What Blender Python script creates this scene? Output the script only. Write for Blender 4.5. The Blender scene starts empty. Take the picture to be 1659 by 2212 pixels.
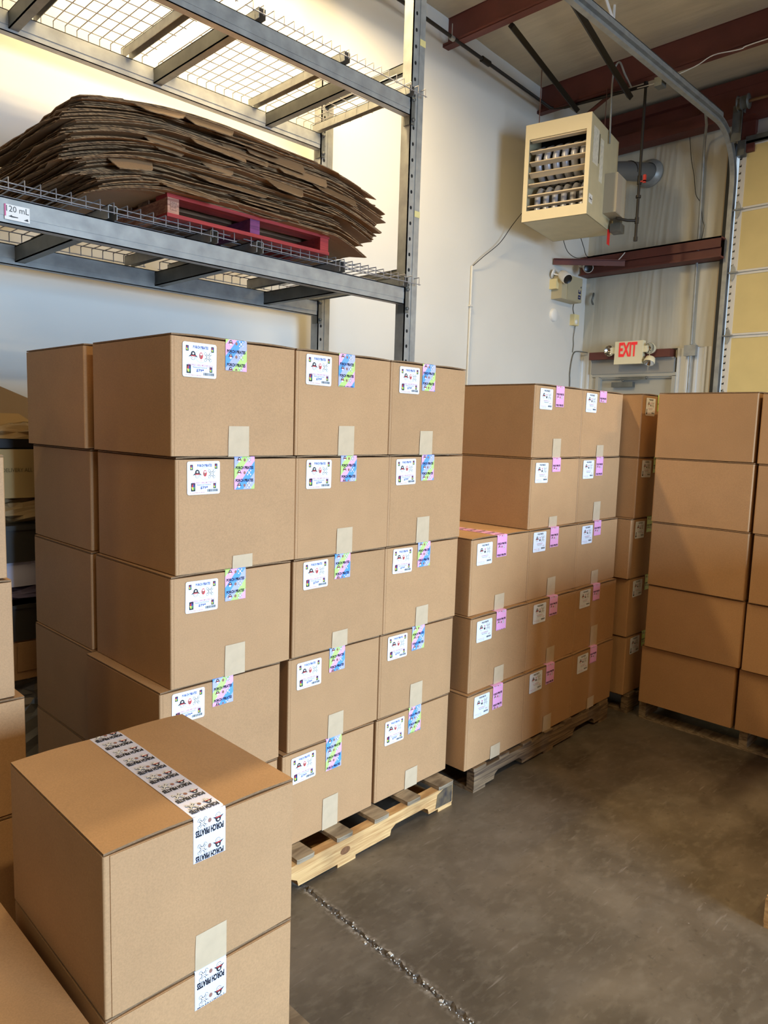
import bpy, math, random
from mathutils import Vector, Matrix
random.seed(7)
S = bpy.context.scene
C = S.collection

# ------------------------------------------------------------------ camera
def look(yaw, pit, rol):
    F = Vector((math.sin(yaw)*math.cos(pit), math.cos(yaw)*math.cos(pit), math.sin(pit)))
    r = Vector((math.cos(yaw), -math.sin(yaw), 0)); u = r.cross(F)
    c, s = math.cos(rol), math.sin(rol)
    return c*r+s*u, -s*r+c*u, F
cam = bpy.data.cameras.new('camera'); cam_o = bpy.data.objects.new('camera', cam); C.objects.link(cam_o)
r_, u_, f_ = look(0.7875, -0.1164, 0.0301)
m3 = Matrix((r_, u_, -f_)).transposed()
cam_o.matrix_world = Matrix.Translation((-1.1656, -1.9278, 1.5908)) @ m3.to_4x4()
cam.sensor_fit = 'HORIZONTAL'; cam.sensor_width = 36.0
cam.lens = 36.0*1574.57/1659.0
cam.clip_start = 0.02; cam.clip_end = 100
S.camera = cam_o

# ------------------------------------------------------------------ world, lights, exposure
W = bpy.data.worlds.new('World'); S.world = W; W.use_nodes = True
W.node_tree.nodes['Background'].inputs[0].default_value = (0.55, 0.72, 1.0, 1)
W.node_tree.nodes['Background'].inputs[1].default_value = 1.0
DAY = (0.52, 0.73, 1.0)
WARM = (1.0, 0.76, 0.42)
def area(name, loc, to, sx, sy, power, col):
    l = bpy.data.lights.new(name, 'AREA'); l.shape = 'RECTANGLE'; l.size = sx; l.size_y = sy
    l.energy = power; l.color = col
    o = bpy.data.objects.new(name, l); C.objects.link(o); o.location = loc
    o.rotation_euler = (Vector(to)-Vector(loc)).to_track_quat('-Z', 'Y').to_euler()
    return o
# daylight through the open roll-up doorway behind the photographer
dl = area('daylight_doorway', (0.9, -8.7, 1.65), (0.9, -3.7, -.2), 3.0, 3.0, 235, DAY)
dl.data.spread = math.radians(95)
LAMP_POWER = 62
S.view_settings.view_transform = 'Standard'; S.view_settings.look = 'None'
S.view_settings.exposure = 0.92; S.view_settings.gamma = 1.0
S.view_settings.use_curve_mapping = False

# ------------------------------------------------------------------ helpers
def lin(c):
    return tuple(((v/255)/12.92 if v/255 <= .04045 else ((v/255+.055)/1.055)**2.4) for v in c)+(1,)
MATS = {}
def mat(name, rgb, rough=.6, metal=0, noise=0, nscale=20, bump=0, bscale=40, stretch=(1,1,1), spec=.5, emit=None, rgb2=None, coord='Object', transmission=0):
    if name in MATS: return MATS[name]
    m = bpy.data.materials.new(name); m.use_nodes = True; nt = m.node_tree; b = nt.nodes['Principled BSDF']
    b.inputs['Base Color'].default_value = lin(rgb); b.inputs['Roughness'].default_value = rough; b.inputs['Metallic'].default_value = metal
    b.inputs['Specular IOR Level'].default_value = spec
    if transmission: b.inputs['Transmission Weight'].default_value = transmission
    if emit:
        b.inputs['Emission Color'].default_value = lin(emit[0]); b.inputs['Emission Strength'].default_value = emit[1]
    if noise or bump:
        tc = nt.nodes.new('ShaderNodeTexCoord'); mp = nt.nodes.new('ShaderNodeMapping'); mp.inputs['Scale'].default_value = stretch
        nt.links.new(tc.outputs[coord], mp.inputs[0])
        if noise:
            n = nt.nodes.new('ShaderNodeTexNoise'); n.inputs['Scale'].default_value = nscale; n.inputs['Detail'].default_value = 5
            nt.links.new(mp.outputs[0], n.inputs[0])
            cr = nt.nodes.new('ShaderNodeValToRGB'); cr.color_ramp.elements[0].position = .3; cr.color_ramp.elements[1].position = .7
            c = lin(rgb); d = lin(rgb2) if rgb2 else tuple(v*(1-noise) for v in c[:3])+(1,)
            cr.color_ramp.elements[0].color = d; cr.color_ramp.elements[1].color = c if rgb2 else tuple(min(1, v*(1+noise*.5)) for v in c[:3])+(1,)
            nt.links.new(n.outputs[0], cr.inputs[0]); nt.links.new(cr.outputs[0], b.inputs['Base Color'])
        if bump:
            n2 = nt.nodes.new('ShaderNodeTexNoise'); n2.inputs['Scale'].default_value = bscale; n2.inputs['Detail'].default_value = 4
            nt.links.new(mp.outputs[0], n2.inputs[0])
            bp = nt.nodes.new('ShaderNodeBump'); bp.inputs['Strength'].default_value = bump; bp.inputs['Distance'].default_value = .01
            nt.links.new(n2.outputs[0], bp.inputs['Height']); nt.links.new(bp.outputs[0], b.inputs['Normal'])
    MATS[name] = m
    return m

class MB:
    def __init__(s): s.v = []; s.f = []; s.m = []; s.sm = []
    def add(s, vs, fs, mi=0, smooth=False):
        o = len(s.v); s.v += [tuple(v) for v in vs]
        for f in fs: s.f.append(tuple(i+o for i in f)); s.m.append(mi); s.sm.append(smooth)
    def box(s, x0, y0, z0, x1, y1, z1, mi=0, M=None):
        vs = [(x0,y0,z0),(x1,y0,z0),(x1,y1,z0),(x0,y1,z0),(x0,y0,z1),(x1,y0,z1),(x1,y1,z1),(x0,y1,z1)]
        if M: vs = [M @ Vector(v) for v in vs]
        s.add(vs, [(0,3,2,1),(4,5,6,7),(0,1,5,4),(1,2,6,5),(2,3,7,6),(3,0,4,7)], mi)
        return s
    def prism(s, pts, a0, a1, axis='z', mi=0, smooth=False):
        n = len(pts)
        def P(p, a):
            return {'z': (p[0], p[1], a), 'y': (p[0], a, p[1]), 'x': (a, p[0], p[1])}[axis]
        vs = [P(p, a0) for p in pts]+[P(p, a1) for p in pts]
        s.add(vs, [tuple(range(n-1, -1, -1)), tuple(range(n, 2*n))], mi)
        s.add(vs, [(i, (i+1) % n, n+(i+1) % n, n+i) for i in range(n)], mi, smooth)
        return s
    def tube(s, pts, r, n=8, mi=0, cap=True, rs=None):
        pts = [Vector(p) for p in pts]; k = len(pts); rings = []
        up = None
        for i, p in enumerate(pts):
            t = (pts[min(i+1, k-1)]-pts[max(i-1, 0)]).normalized()
            if up is None:
                up = Vector((0,0,1)) if abs(t.z) < .9 else Vector((1,0,0))
            a = t.cross(up)
            if a.length < 1e-4: a = t.cross(Vector((0,1,0)))
            a.normalize(); b = t.cross(a).normalized(); up = -b if b.dot(up) < 0 else b
            rr = rs[i] if rs else r
            rings.append([p+a*math.cos(2*math.pi*j/n)*rr+b*math.sin(2*math.pi*j/n)*rr for j in range(n)])
        vs = [v for rg in rings for v in rg]; fs = []
        for i in range(k-1):
            for j in range(n):
                fs.append((i*n+j, i*n+(j+1) % n, (i+1)*n+(j+1) % n, (i+1)*n+j))
        s.add(vs, fs, mi, n > 4)
        if cap:
            s.add(rings[0], [tuple(range(n))], mi); s.add(rings[-1], [tuple(range(n-1, -1, -1))], mi)
        return s
    def lathe(s, prof, o, ax=(0,0,1), n=24, mi=0):
        ax = Vector(ax).normalized(); a = ax.cross(Vector((0,0,1)) if abs(ax.z) < .9 else Vector((1,0,0))).normalized(); b = ax.cross(a)
        o = Vector(o); vs = []
        for (r, h) in prof:
            for j in range(n):
                t = 2*math.pi*j/n; vs.append(o+ax*h+(a*math.cos(t)+b*math.sin(t))*r)
        fs = [(i*n+j, i*n+(j+1) % n, (i+1)*n+(j+1) % n, (i+1)*n+j) for i in range(len(prof)-1) for j in range(n)]
        s.add(vs, fs, mi, True)
        return s
    def mesh(s, name, mats):
        me = bpy.data.meshes.new(name); me.from_pydata(s.v, [], s.f)
        for m in (mats if isinstance(mats, (list, tuple)) else [mats]): me.materials.append(m)
        me.polygons.foreach_set('material_index', s.m); me.polygons.foreach_set('use_smooth', s.sm)
        me.update(); return me
def link(name, me, parent=None, loc=None, rot=None):
    o = bpy.data.objects.new(name, me); C.objects.link(o)
    if parent: o.parent = parent
    if loc: o.location = loc
    if rot: o.rotation_euler = rot
    return o
def obj(name, mb, mats, parent=None, loc=None, rot=None):
    return link(name, mb.mesh(name, mats), parent, loc, rot)
def thing(name, label, cat, loc=(0,0,0), rotz=0, group=None):
    o = bpy.data.objects.new(name, None); C.objects.link(o); o.location = loc; o.rotation_euler = (0,0,rotz); o.empty_display_size = .1
    o['label'] = label; o['category'] = cat
    if group: o['group'] = group
    return o
def tag(o, label, cat, group=None):
    o['label'] = label; o['category'] = cat
    if group: o['group'] = group
    return o
def struct(o): o['kind'] = 'structure'; return o

# ------------------------------------------------------------------ materials
def kraft(name, rgb, corr=True, var=.06):
    m = bpy.data.materials.new(name); m.use_nodes = True; nt = m.node_tree; b = nt.nodes['Principled BSDF']
    b.inputs['Roughness'].default_value = .62; b.inputs['Specular IOR Level'].default_value = .35
    tc = nt.nodes.new('ShaderNodeTexCoord'); oi = nt.nodes.new('ShaderNodeObjectInfo')
    ad = nt.nodes.new('ShaderNodeVectorMath'); ad.operation = 'ADD'
    nt.links.new(tc.outputs['Object'], ad.inputs[0]); nt.links.new(oi.outputs['Random'], ad.inputs[1])
    n1 = nt.nodes.new('ShaderNodeTexNoise'); n1.inputs['Scale'].default_value = 260; n1.inputs['Detail'].default_value = 3
    n2 = nt.nodes.new('ShaderNodeTexNoise'); n2.inputs['Scale'].default_value = 9; n2.inputs['Detail'].default_value = 3
    nt.links.new(ad.outputs[0], n1.inputs[0]); nt.links.new(ad.outputs[0], n2.inputs[0])
    mx = nt.nodes.new('ShaderNodeMath'); mx.operation = 'ADD'
    s2 = nt.nodes.new('ShaderNodeMath'); s2.operation = 'MULTIPLY'; s2.inputs[1].default_value = .45
    nt.links.new(n2.outputs[0], s2.inputs[0]); nt.links.new(n1.outputs[0], mx.inputs[0]); nt.links.new(s2.outputs[0], mx.inputs[1])
    cr = nt.nodes.new('ShaderNodeValToRGB'); c = lin(rgb)
    cr.color_ramp.elements[0].position = .45; cr.color_ramp.elements[0].color = tuple(v*.88 for v in c[:3])+(1,)
    cr.color_ramp.elements[1].position = 1.0; cr.color_ramp.elements[1].color = tuple(v*1.1 for v in c[:3])+(1,)
    nt.links.new(mx.outputs[0], cr.inputs[0])
    hs = nt.nodes.new('ShaderNodeHueSaturation'); mr = nt.nodes.new('ShaderNodeMapRange')
    mr.inputs['To Min'].default_value = 1-var; mr.inputs['To Max'].default_value = 1+var
    nt.links.new(oi.outputs['Random'], mr.inputs['Value']); nt.links.new(mr.outputs[0], hs.inputs['Value'])
    nt.links.new(cr.outputs[0], hs.inputs['Color']); nt.links.new(hs.outputs[0], b.inputs['Base Color'])
    if corr:
        mp = nt.nodes.new('ShaderNodeMapping'); mp.inputs['Scale'].default_value = (1, 1, .06)
        nt.links.new(tc.outputs['Object'], mp.inputs[0])
        n3 = nt.nodes.new('ShaderNodeTexNoise'); n3.inputs['Scale'].default_value = 140; nt.links.new(mp.outputs[0], n3.inputs[0])
        bp = nt.nodes.new('ShaderNodeBump'); bp.inputs['Strength'].default_value = .12; bp.inputs['Distance'].default_value = .002
        nt.links.new(n3.outputs[0], bp.inputs['Height']); nt.links.new(bp.outputs[0], b.inputs['Normal'])
    MATS[name] = m
    return m
KR = kraft('kraft_board', (180, 140, 98))
KR2 = kraft('old_kraft_board', (156, 122, 86), False, .28)
EDGE = mat('corrugated_edge', (134, 104, 72), .8, noise=.35, nscale=120, stretch=(1,1,4))
LABEL = mat('label_paper', (232, 238, 246), .35)
PTAPE = mat('paper_tape', (200, 178, 146), .4, noise=.08, nscale=30)
PINK = mat('pink_tape', (236, 168, 214), .32)
LILAC = mat('lilac_tape', (214, 214, 232), .32)
LIME = mat('lime_tape', (190, 232, 120), .32)
BLK = mat('print_black', (18, 18, 24), .5); WHT = mat('print_white', (240, 240, 240), .5); RED = mat('print_red', (200, 50, 50), .5)
BRN = mat('print_brown', (150, 105, 90), .5); BLU = mat('print_blue', (40, 60, 150), .5); YEL = mat('print_yellow', (235, 225, 90), .5)
GRN = mat('print_green', (80, 160, 90), .5); MAG = mat('print_magenta', (200, 90, 140), .5); GRY = mat('print_grey', (120, 130, 165), .5)
INK = [BLK, WHT, RED, BRN, BLU, YEL, GRN, MAG, GRY]
def rainbow():
    m = bpy.data.materials.new('striped_tape'); m.use_nodes = True; nt = m.node_tree; b = nt.nodes['Principled BSDF']; b.inputs['Roughness'].default_value = .32
    tc = nt.nodes.new('ShaderNodeTexCoord'); oi = nt.nodes.new('ShaderNodeObjectInfo')
    dp = nt.nodes.new('ShaderNodeVectorMath'); dp.operation = 'DOT_PRODUCT'; dp.inputs[1].default_value = (1.2/.136, -1/.136, -1/.136)
    nt.links.new(tc.outputs['Object'], dp.inputs[0])
    a = nt.nodes.new('ShaderNodeMath'); a.operation = 'ADD'; nt.links.new(dp.outputs['Value'], a.inputs[0]); nt.links.new(oi.outputs['Random'], a.inputs[1])
    fr = nt.nodes.new('ShaderNodeMath'); fr.operation = 'FRACT'; nt.links.new(a.outputs[0], fr.inputs[0])
    cr = nt.nodes.new('ShaderNodeValToRGB'); cr.color_ramp.interpolation = 'CONSTANT'
    cs = [(96, 160, 244), (176, 182, 226), (188, 220, 128), (228, 174, 226)]
    e = cr.color_ramp.elements; e[0].position = 0; e[0].color = lin(cs[0]); e[1].position = .25; e[1].color = lin(cs[1])
    for i in (2, 3): k = e.new(i*.25); k.color = lin(cs[i])
    nt.links.new(fr.outputs[0], cr.inputs[0]); nt.links.new(cr.outputs[0], b.inputs['Base Color'])
    return m
RAIN = rainbow()
GALV = mat('galvanised_steel', (164, 166, 162), .42, .25, noise=.25, nscale=14, rgb2=(138, 140, 138))
GALVD = mat('dull_steel', (112, 114, 110), .5, .5, noise=.25, nscale=10)
WIRE = mat('zinc_wire', (146, 144, 146), .45, .3)
STEELR = mat('red_oxide_steel', (98, 48, 40), .55, 0, noise=.2, nscale=5, bump=.1)
BLKP = mat('black_pipe', (38, 34, 30), .5, .3)
WALLM = mat('white_painted_wall', (214, 211, 202), .75, noise=.03, nscale=2, bump=.15, bscale=6)
CEILM = mat('vinyl_insulation', (196, 184, 158), .55, noise=.12, nscale=3, bump=.5, bscale=5, stretch=(3, .5, 1))
BEIGE = mat('beige_enamel', (214, 200, 164), .45); BEIGE_SHADED = mat('beige_enamel_shaded', (196, 184, 148), .5, noise=.08, nscale=8)  # second beige is a darker copy: heater side shade put into the colour
WHITEP = mat('white_plastic', (232, 230, 224), .4); BLACKP = mat('black_plastic', (16, 16, 18), .3)
CREAM = mat('cream_plastic', (228, 220, 188), .45)
DOORG = mat('grey_door_paint', (170, 168, 158), .55, noise=.06, nscale=3)
CHROME = mat('chrome', (210, 210, 210), .15, 1)

ORD = ['bottom', 'second', 'third', 'fourth', 'fifth', 'sixth', 'seventh', 'eighth', 'ninth', 'tenth', 'eleventh', 'twelfth', 'thirteenth', 'fourteenth']
# ------------------------------------------------------------------ room
def floor_mat():
    m = bpy.data.materials.new('concrete_floor'); m.use_nodes = True; nt = m.node_tree; b = nt.nodes['Principled BSDF']; L = nt.links
    tc = nt.nodes.new('ShaderNodeTexCoord')
    def noise(sc, det=6, st=(1,1,1), rot=0, dist=0):
        mp = nt.nodes.new('ShaderNodeMapping'); mp.inputs['Scale'].default_value = st; mp.inputs['Rotation'].default_value = (0,0,rot); L.new(tc.outputs['Object'], mp.inputs[0])
        n = nt.nodes.new('ShaderNodeTexNoise'); n.inputs['Scale'].default_value = sc; n.inputs['Detail'].default_value = det; n.inputs['Distortion'].default_value = dist; L.new(mp.outputs[0], n.inputs[0]); return n
    n1 = noise(2.4, 12, dist=1.0); cr = nt.nodes.new('ShaderNodeValToRGB'); L.new(n1.outputs[0], cr.inputs[0])
    cr.color_ramp.elements[0].position = .32; cr.color_ramp.elements[0].color = lin((78, 69, 56)); cr.color_ramp.elements[1].position = .68; cr.color_ramp.elements[1].color = lin((112, 101, 86))
    out = cr.outputs[0]
    for (sc, st, rot, lo, hi, colr, amt) in [(9, (1, 5, 1), .5, .66, .80, (160, 152, 142), .5), (5, (1, 16, 1), -.9, .68, .78, (160, 152, 142), .45), (7, (1, 10, 1), 1.9, .68, .80, (156, 148, 138), .45), (70, (1,1,1), 0, .72, .78, (190, 184, 172), .6), (5, (1,1,1), 0, .52, .78, (136, 127, 112), .45), (18, (1,2,1), .7, .5, .72, (128, 119, 104), .4), (34, (1,1,1), 0, .62, .74, (60, 52, 42), .4)]:
        n = noise(sc, 4, st, rot); r = nt.nodes.new('ShaderNodeMapRange'); r.inputs['From Min'].default_value = lo; r.inputs['From Max'].default_value = hi; r.inputs['To Max'].default_value = amt
        L.new(n.outputs[0], r.inputs['Value'])
        mx = nt.nodes.new('ShaderNodeMix'); mx.data_type = 'RGBA'; L.new(r.outputs[0], mx.inputs['Factor']); L.new(out, mx.inputs[6]); mx.inputs[7].default_value = lin(colr); out = mx.outputs[2]
    sx = nt.nodes.new('ShaderNodeSeparateXYZ'); L.new(tc.outputs['Object'], sx.inputs[0])
    q = nt.nodes.new('ShaderNodeMath'); q.operation = 'MULTIPLY_ADD'; q.inputs[1].default_value = -.043; q.inputs[2].default_value = -.3384; L.new(sx.outputs[1], q.inputs[0])
    q2 = nt.nodes.new('ShaderNodeMath'); q2.operation = 'ADD'; L.new(q.outputs[0], q2.inputs[0]); L.new(sx.outputs[0], q2.inputs[1])
    q3 = nt.nodes.new('ShaderNodeMath'); q3.operation = 'ABSOLUTE'; L.new(q2.outputs[0], q3.inputs[0])
    q4 = nt.nodes.new('ShaderNodeMapRange'); q4.inputs['From Min'].default_value = .006; q4.inputs['From Max'].default_value = .03; q4.inputs['To Min'].default_value = 1; q4.inputs['To Max'].default_value = 0; L.new(q3.outputs[0], q4.inputs['Value'])
    nn = noise(60, 6); q5 = nt.nodes.new('ShaderNodeMapRange'); q5.inputs['From Min'].default_value = .45; q5.inputs['From Max'].default_value = .62; L.new(nn.outputs[0], q5.inputs['Value'])
    q6 = nt.nodes.new('ShaderNodeMath'); q6.operation = 'MULTIPLY'; L.new(q4.outputs[0], q6.inputs[0]); L.new(q5.outputs[0], q6.inputs[1])
    mx = nt.nodes.new('ShaderNodeMix'); mx.data_type = 'RGBA'; L.new(q6.outputs[0], mx.inputs['Factor']); L.new(out, mx.inputs[6]); mx.inputs[7].default_value = lin((158, 150, 138)); out = mx.outputs[2]
    L.new(out, b.inputs['Base Color'])
    rr = nt.nodes.new('ShaderNodeMapRange'); rr.inputs['To Min'].default_value = .32; rr.inputs['To Max'].default_value = .62; L.new(noise(4, 6).outputs[0], rr.inputs['Value']); L.new(rr.outputs[0], b.inputs['Roughness'])
    bp = nt.nodes.new('ShaderNodeBump'); bp.inputs['Strength'].default_value = .12; bp.inputs['Distance'].default_value = .004; L.new(noise(45, 6).outputs[0], bp.inputs['Height']); L.new(bp.outputs[0], b.inputs['Normal'])
    return m
FLOORM = floor_mat()
# slab with a saw-cut joint along Y at x about 0.33, chipped edges
mb = MB(); X0, X1, Y0, Y1 = -7, 6.1, -9, 2.3
ys = [Y0]+[-2.6+i*.012 for i in range(int(4.5/.012)+1)]+[Y1]
L_, R_ = [], []
for y in ys:
    cx = .335+(y+.08)*.043; j = abs(random.gauss(0, .006)); k = abs(random.gauss(0, .006))
    L_.append((cx-.004-j, y)); R_.append((cx+.004+k, y))
for i in range(len(ys)-1):
    a, b = L_[i], L_[i+1]; c, d = R_[i], R_[i+1]
    mb.add([(X0, a[1], 0), (a[0], a[1], 0), (b[0], b[1], 0), (X0, b[1], 0)], [(0,1,2,3)])
    mb.add([(c[0], c[1], 0), (X1, c[1], 0), (X1, d[1], 0), (d[0], d[1], 0)], [(0,1,2,3)])
    ma = ((a[0]+c[0])/2, a[1], -.006); mc = ((b[0]+d[0])/2, b[1], -.006)
    mb.add([(a[0], a[1], 0), ma, mc, (b[0], b[1], 0)], [(0,1,2,3)], 1)
    mb.add([ma, (c[0], c[1], 0), (d[0], d[1], 0), mc], [(0,1,2,3)], 1)
mb.box(X0, Y0, -.15, X1, Y1, -.05)
JOINT = mat('joint_grit', (116, 106, 94), .9, noise=.6, nscale=110, rgb2=(62, 55, 47))
fl = struct(obj('floor', mb, [FLOORM, JOINT]))
mb = MB()
for i in range(190):
    y = random.uniform(-1.9, -.1); cx = .335+(y+.08)*.043+random.gauss(0, .009); s = random.uniform(.0005, .0016)*(3.0 if random.random() < .03 else 1); a = random.random()*3
    M = Matrix.Translation((cx, y, .0005)) @ Matrix.Rotation(a, 4, 'Z')
    mb.box(-s*1.6, -s, -.002, s*1.6, s, s*.6, 0, M)
g = obj('grit', mb, mat('white_grit', (214, 208, 196), .8), fl); g['kind'] = 'stuff'

struct(obj('wall_left', MB().box(-7, 2.2, 0, 6.1, 2.35, 5.2), WALLM))
DARKWALLM = mat('unseen_wall_darkened', (128, 116, 100), .9, noise=.15, nscale=6)  # unseen walls, toned dark so less light bounces onto the carton sides
struct(obj('wall_rear', MB().box(-7.15, -9, 0, -7, 2.35, 5.6), DARKWALLM))
mb = MB(); mb.box(-7, -9.15, 0, -.8, -9, 5.6).box(2.6, -9.15, 0, 6.1, -9, 5.6).box(-.8, -9.15, 3.3, 2.6, -9, 5.6)
struct(obj('wall_front', mb, DARKWALLM))
def vinyl():
    m = bpy.data.materials.new('white_vinyl_insulation'); m.use_nodes = True; nt = m.node_tree; b = nt.nodes['Principled BSDF']; b.inputs['Roughness'].default_value = .42
    b.inputs['Base Color'].default_value = lin((196, 192, 176)); L = nt.links
    tc = nt.nodes.new('ShaderNodeTexCoord'); mp = nt.nodes.new('ShaderNodeMapping'); mp.inputs['Scale'].default_value = (1, 1, .12); L.new(tc.outputs['Object'], mp.inputs[0])
    n = nt.nodes.new('ShaderNodeTexNoise'); n.inputs['Scale'].default_value = 4; n.inputs['Detail'].default_value = 3; n.inputs['Distortion'].default_value = .4; L.new(mp.outputs[0], n.inputs[0])
    bp = nt.nodes.new('ShaderNodeBump'); bp.inputs['Strength'].default_value = .55; bp.inputs['Distance'].default_value = .06; L.new(n.outputs[0], bp.inputs['Height']); L.new(bp.outputs[0], b.inputs['Normal'])
    return m
VIN = vinyl()
# back wall: quilted surface with gentle vertical folds, openings left for both doors
mb = MB()
def fold(y, z):
    d = 0
    for (c, w, a) in [(1.62, .018, .007), (1.57, .012, .006), (1.52, .012, .006), (1.46, .014, .007), (1.38, .012, .004), (1.05, .05, .010), (.93, .03, .008), (2.0, .05, .004)]:
        yc = c+.03*math.sin((z-2.4)*1.6+c*9)-.04*(z-2.4); d += a*math.exp(-((y-yc)/w)**2)
    return 5.9-d-.012*math.sin((z-2.45)/.8*math.pi)*0
ny, nz = 90, 16
def quilt(y0, y1, z0, z1, ny, nz):
    vs = [(fold(y0+(y1-y0)*i/ny, z0+(z1-z0)*j/nz), y0+(y1-y0)*i/ny, z0+(z1-z0)*j/nz) for j in range(nz+1) for i in range(ny+1)]
    mb.add(vs, [(j*(ny+1)+i, j*(ny+1)+i+1, (j+1)*(ny+1)+i+1, (j+1)*(ny+1)+i) for j in range(nz) for i in range(ny)], 0, True)
quilt(.80, 2.2, 2.43, 4.9, 120, 24)
mb.box(5.93, .80, 0, 6.1, 1.18, 2.45); mb.box(5.93, 2.03, 0, 6.1, 2.35, 2.45); mb.box(5.93, 1.18, 2.2, 6.1, 2.03, 2.45); mb.box(5.95, .80, 2.45, 6.1, 2.35, 5.2)
mb.box(5.93, -3.4, 4.2, 6.1, .80, 5.2); mb.box(5.93, -9, 0, 6.1, -3.4, 5.2)
wb = struct(obj('wall_back', mb, VIN))
# ribbed metal liner panels low on the back wall
PAN = mat('white_liner_panel', (214, 216, 214), .4)
for (a, b) in [(.84, 1.17), (2.06, 2.2)]:
    mb = MB(); pts = [(5.93, a)]; y = a
    while y < b-.02:
        pts += [(5.90, y), (5.90, y+.035), (5.885, y+.045), (5.885, y+.065), (5.90, y+.075)]; y += .085
    pts = [(min(p[0], 5.9), min(p[1], b)) for p in pts[1:]]+[(5.9, b), (5.93, b), (5.93, a)]
    mb.prism(pts, 0, 2.43, 'z'); obj('liner_panel', mb, PAN, wb)
# ceiling, gently falling towards the back wall
def cz(x): return 4.851-.057*(x-3.49)
mb = MB(); n = 60; vs = []
for i in range(n+1):
    x = -7+(13.1)*i/n
    for y in (-9.1, 2.3): vs += [(x, y, cz(x)-.006*abs(math.sin(i*1.7)))]
mb.add(vs, [(2*i, 2*i+1, 2*i+3, 2*i+2) for i in range(n)], 0, True)
mb.add([(-7.1, -9.1, cz(-7)+.1), (6.1, -9.1, cz(6.1)+.1), (6.1, 2.3, cz(6.1)+.1), (-7.1, 2.3, cz(-7)+.1)], [(0,1,2,3)])
struct(obj('ceiling', mb, CEILM))
# roof purlins (Z sections) running across
def purlin(x, z0, z1, y0, y1, lab, side=1):
    w = .065; t = .004
    pts = [(x, z0), (x, z1)]
    mb = MB().box(x-t, y0, z0, x+t, y1, z1).box(x-w if side > 0 else x, y0, z0-t, x+t if side > 0 else x+w, y1, z0+t).box(x-.01, y0, z1-t, x+w, y1, z1+t)
    mb.box(x-w, y0, z0, x-w+.005, y1, z0+.022)
    tag(obj('roof_purlin', mb, STEELR), lab, 'beam', 'dark red roof beams')
purlin(3.55, 4.612, cz(3.5)-.004, -8.9, 2.2, 'dark red steel roof beam above the rack upright, nearest one in view')
purlin(4.90, 4.525, cz(4.9)-.004, -8.9, 2.2, 'dark red steel roof beam directly above the hanging heater')
for k, x in enumerate((2.2, .85, -.5, -1.85, -3.2, -4.55)): purlin(x, cz(x)-.24, cz(x)-.004, -8.9, 2.2, 'dark red roof beam above the frame, %s out from the rack end' % ['first one', 'second', 'third', 'fourth', 'fifth', 'sixth'][k])
mb = MB().box(5.70, -8.9, 4.60, 5.86, 2.19, 4.68).box(5.76, -8.9, 4.42, 5.86, 2.19, 4.6).box(5.70, -8.9, 4.36, 5.86, 1.0, 4.44).box(5.70, 1.0, 4.36, 5.86, 2.19, 4.47)
mb.box(5.705, -.2, 4.44, 5.76, 1.0, 4.60)
tag(obj('eave_beam', mb, STEELR), 'deep dark red double beam along the top of the back wall', 'beam')
mb = MB().box(5.715, .77, 3.20, 5.89, 2.18, 3.215).box(5.87, .77, 3.2, 5.89, 2.18, 3.38).box(5.715, .77, 3.365, 5.89, 2.18, 3.38).box(5.715, .77, 3.285, 5.722, 2.10, 3.38).box(5.74, .77, 3.2, 5.745, 2.18, 3.285)
tag(obj('wall_girt', mb, STEELR), 'dark red horizontal wall beam above the emergency exit', 'beam')
M = Matrix.Translation((5.23, 2.19, 3.235)) @ Matrix.Rotation(math.atan2(-.50, .47), 4, 'Z')
mb = MB().box(0, -.004, -.005, .70, .004, .05, 0, M).box(0, -.03, .045, .70, .004, .05, 0, M)
tag(obj('girt_brace', mb, STEELR), 'short reddish angle brace from white wall to the wall beam', 'brace')
mb = MB().box(5.80, 1.20, 2.345, 5.93, 2.06, 2.42); tag(obj('door_header', mb, STEELR), 'dark red header beam right behind the exit sign', 'beam')

# ------------------------------------------------------------------ exit door
d1 = struct(obj('door_1', MB().box(5.915, 1.19, 0, 5.95, 1.955, 2.165), DOORG))
mb = MB().box(5.87, 1.955, 0, 5.95, 2.045, 2.17).box(5.855, 1.965, 0, 5.875, 2.0, 2.17).box(5.87, 1.16, 0, 5.95, 1.195, 2.17).box(5.87, 1.16, 2.165, 5.95, 2.05, 2.20).box(5.885, 1.2, 2.15, 5.92, 1.96, 2.17)
obj('door_frame', mb, DOORG, d1)
obj('header_flashing', MB().box(5.86, 1.18, 2.2, 5.95, 2.06, 2.343).box(5.85, 1.18, 2.33, 5.87, 2.06, 2.345), mat('flashing_grey', (150, 148, 142), .5), d1)
cl = obj('door_closer', MB().box(5.86, 1.59, 2.065, 5.915, 1.82, 2.115), GALVD, d1)
mb = MB().box(5.85, 1.44, 2.135, 5.862, 1.72, 2.147).box(5.85, 1.44, 2.155, 5.862, 1.74, 2.167).lathe([(0,0),(.012,0),(.012,.02),(0,.02)], (5.856, 1.69, 2.118)).lathe([(0,0),(.01,0),(.01,.025),(0,.025)], (5.856, 1.445, 2.14))
obj('closer_arm', mb, GALVD, cl)
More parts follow.
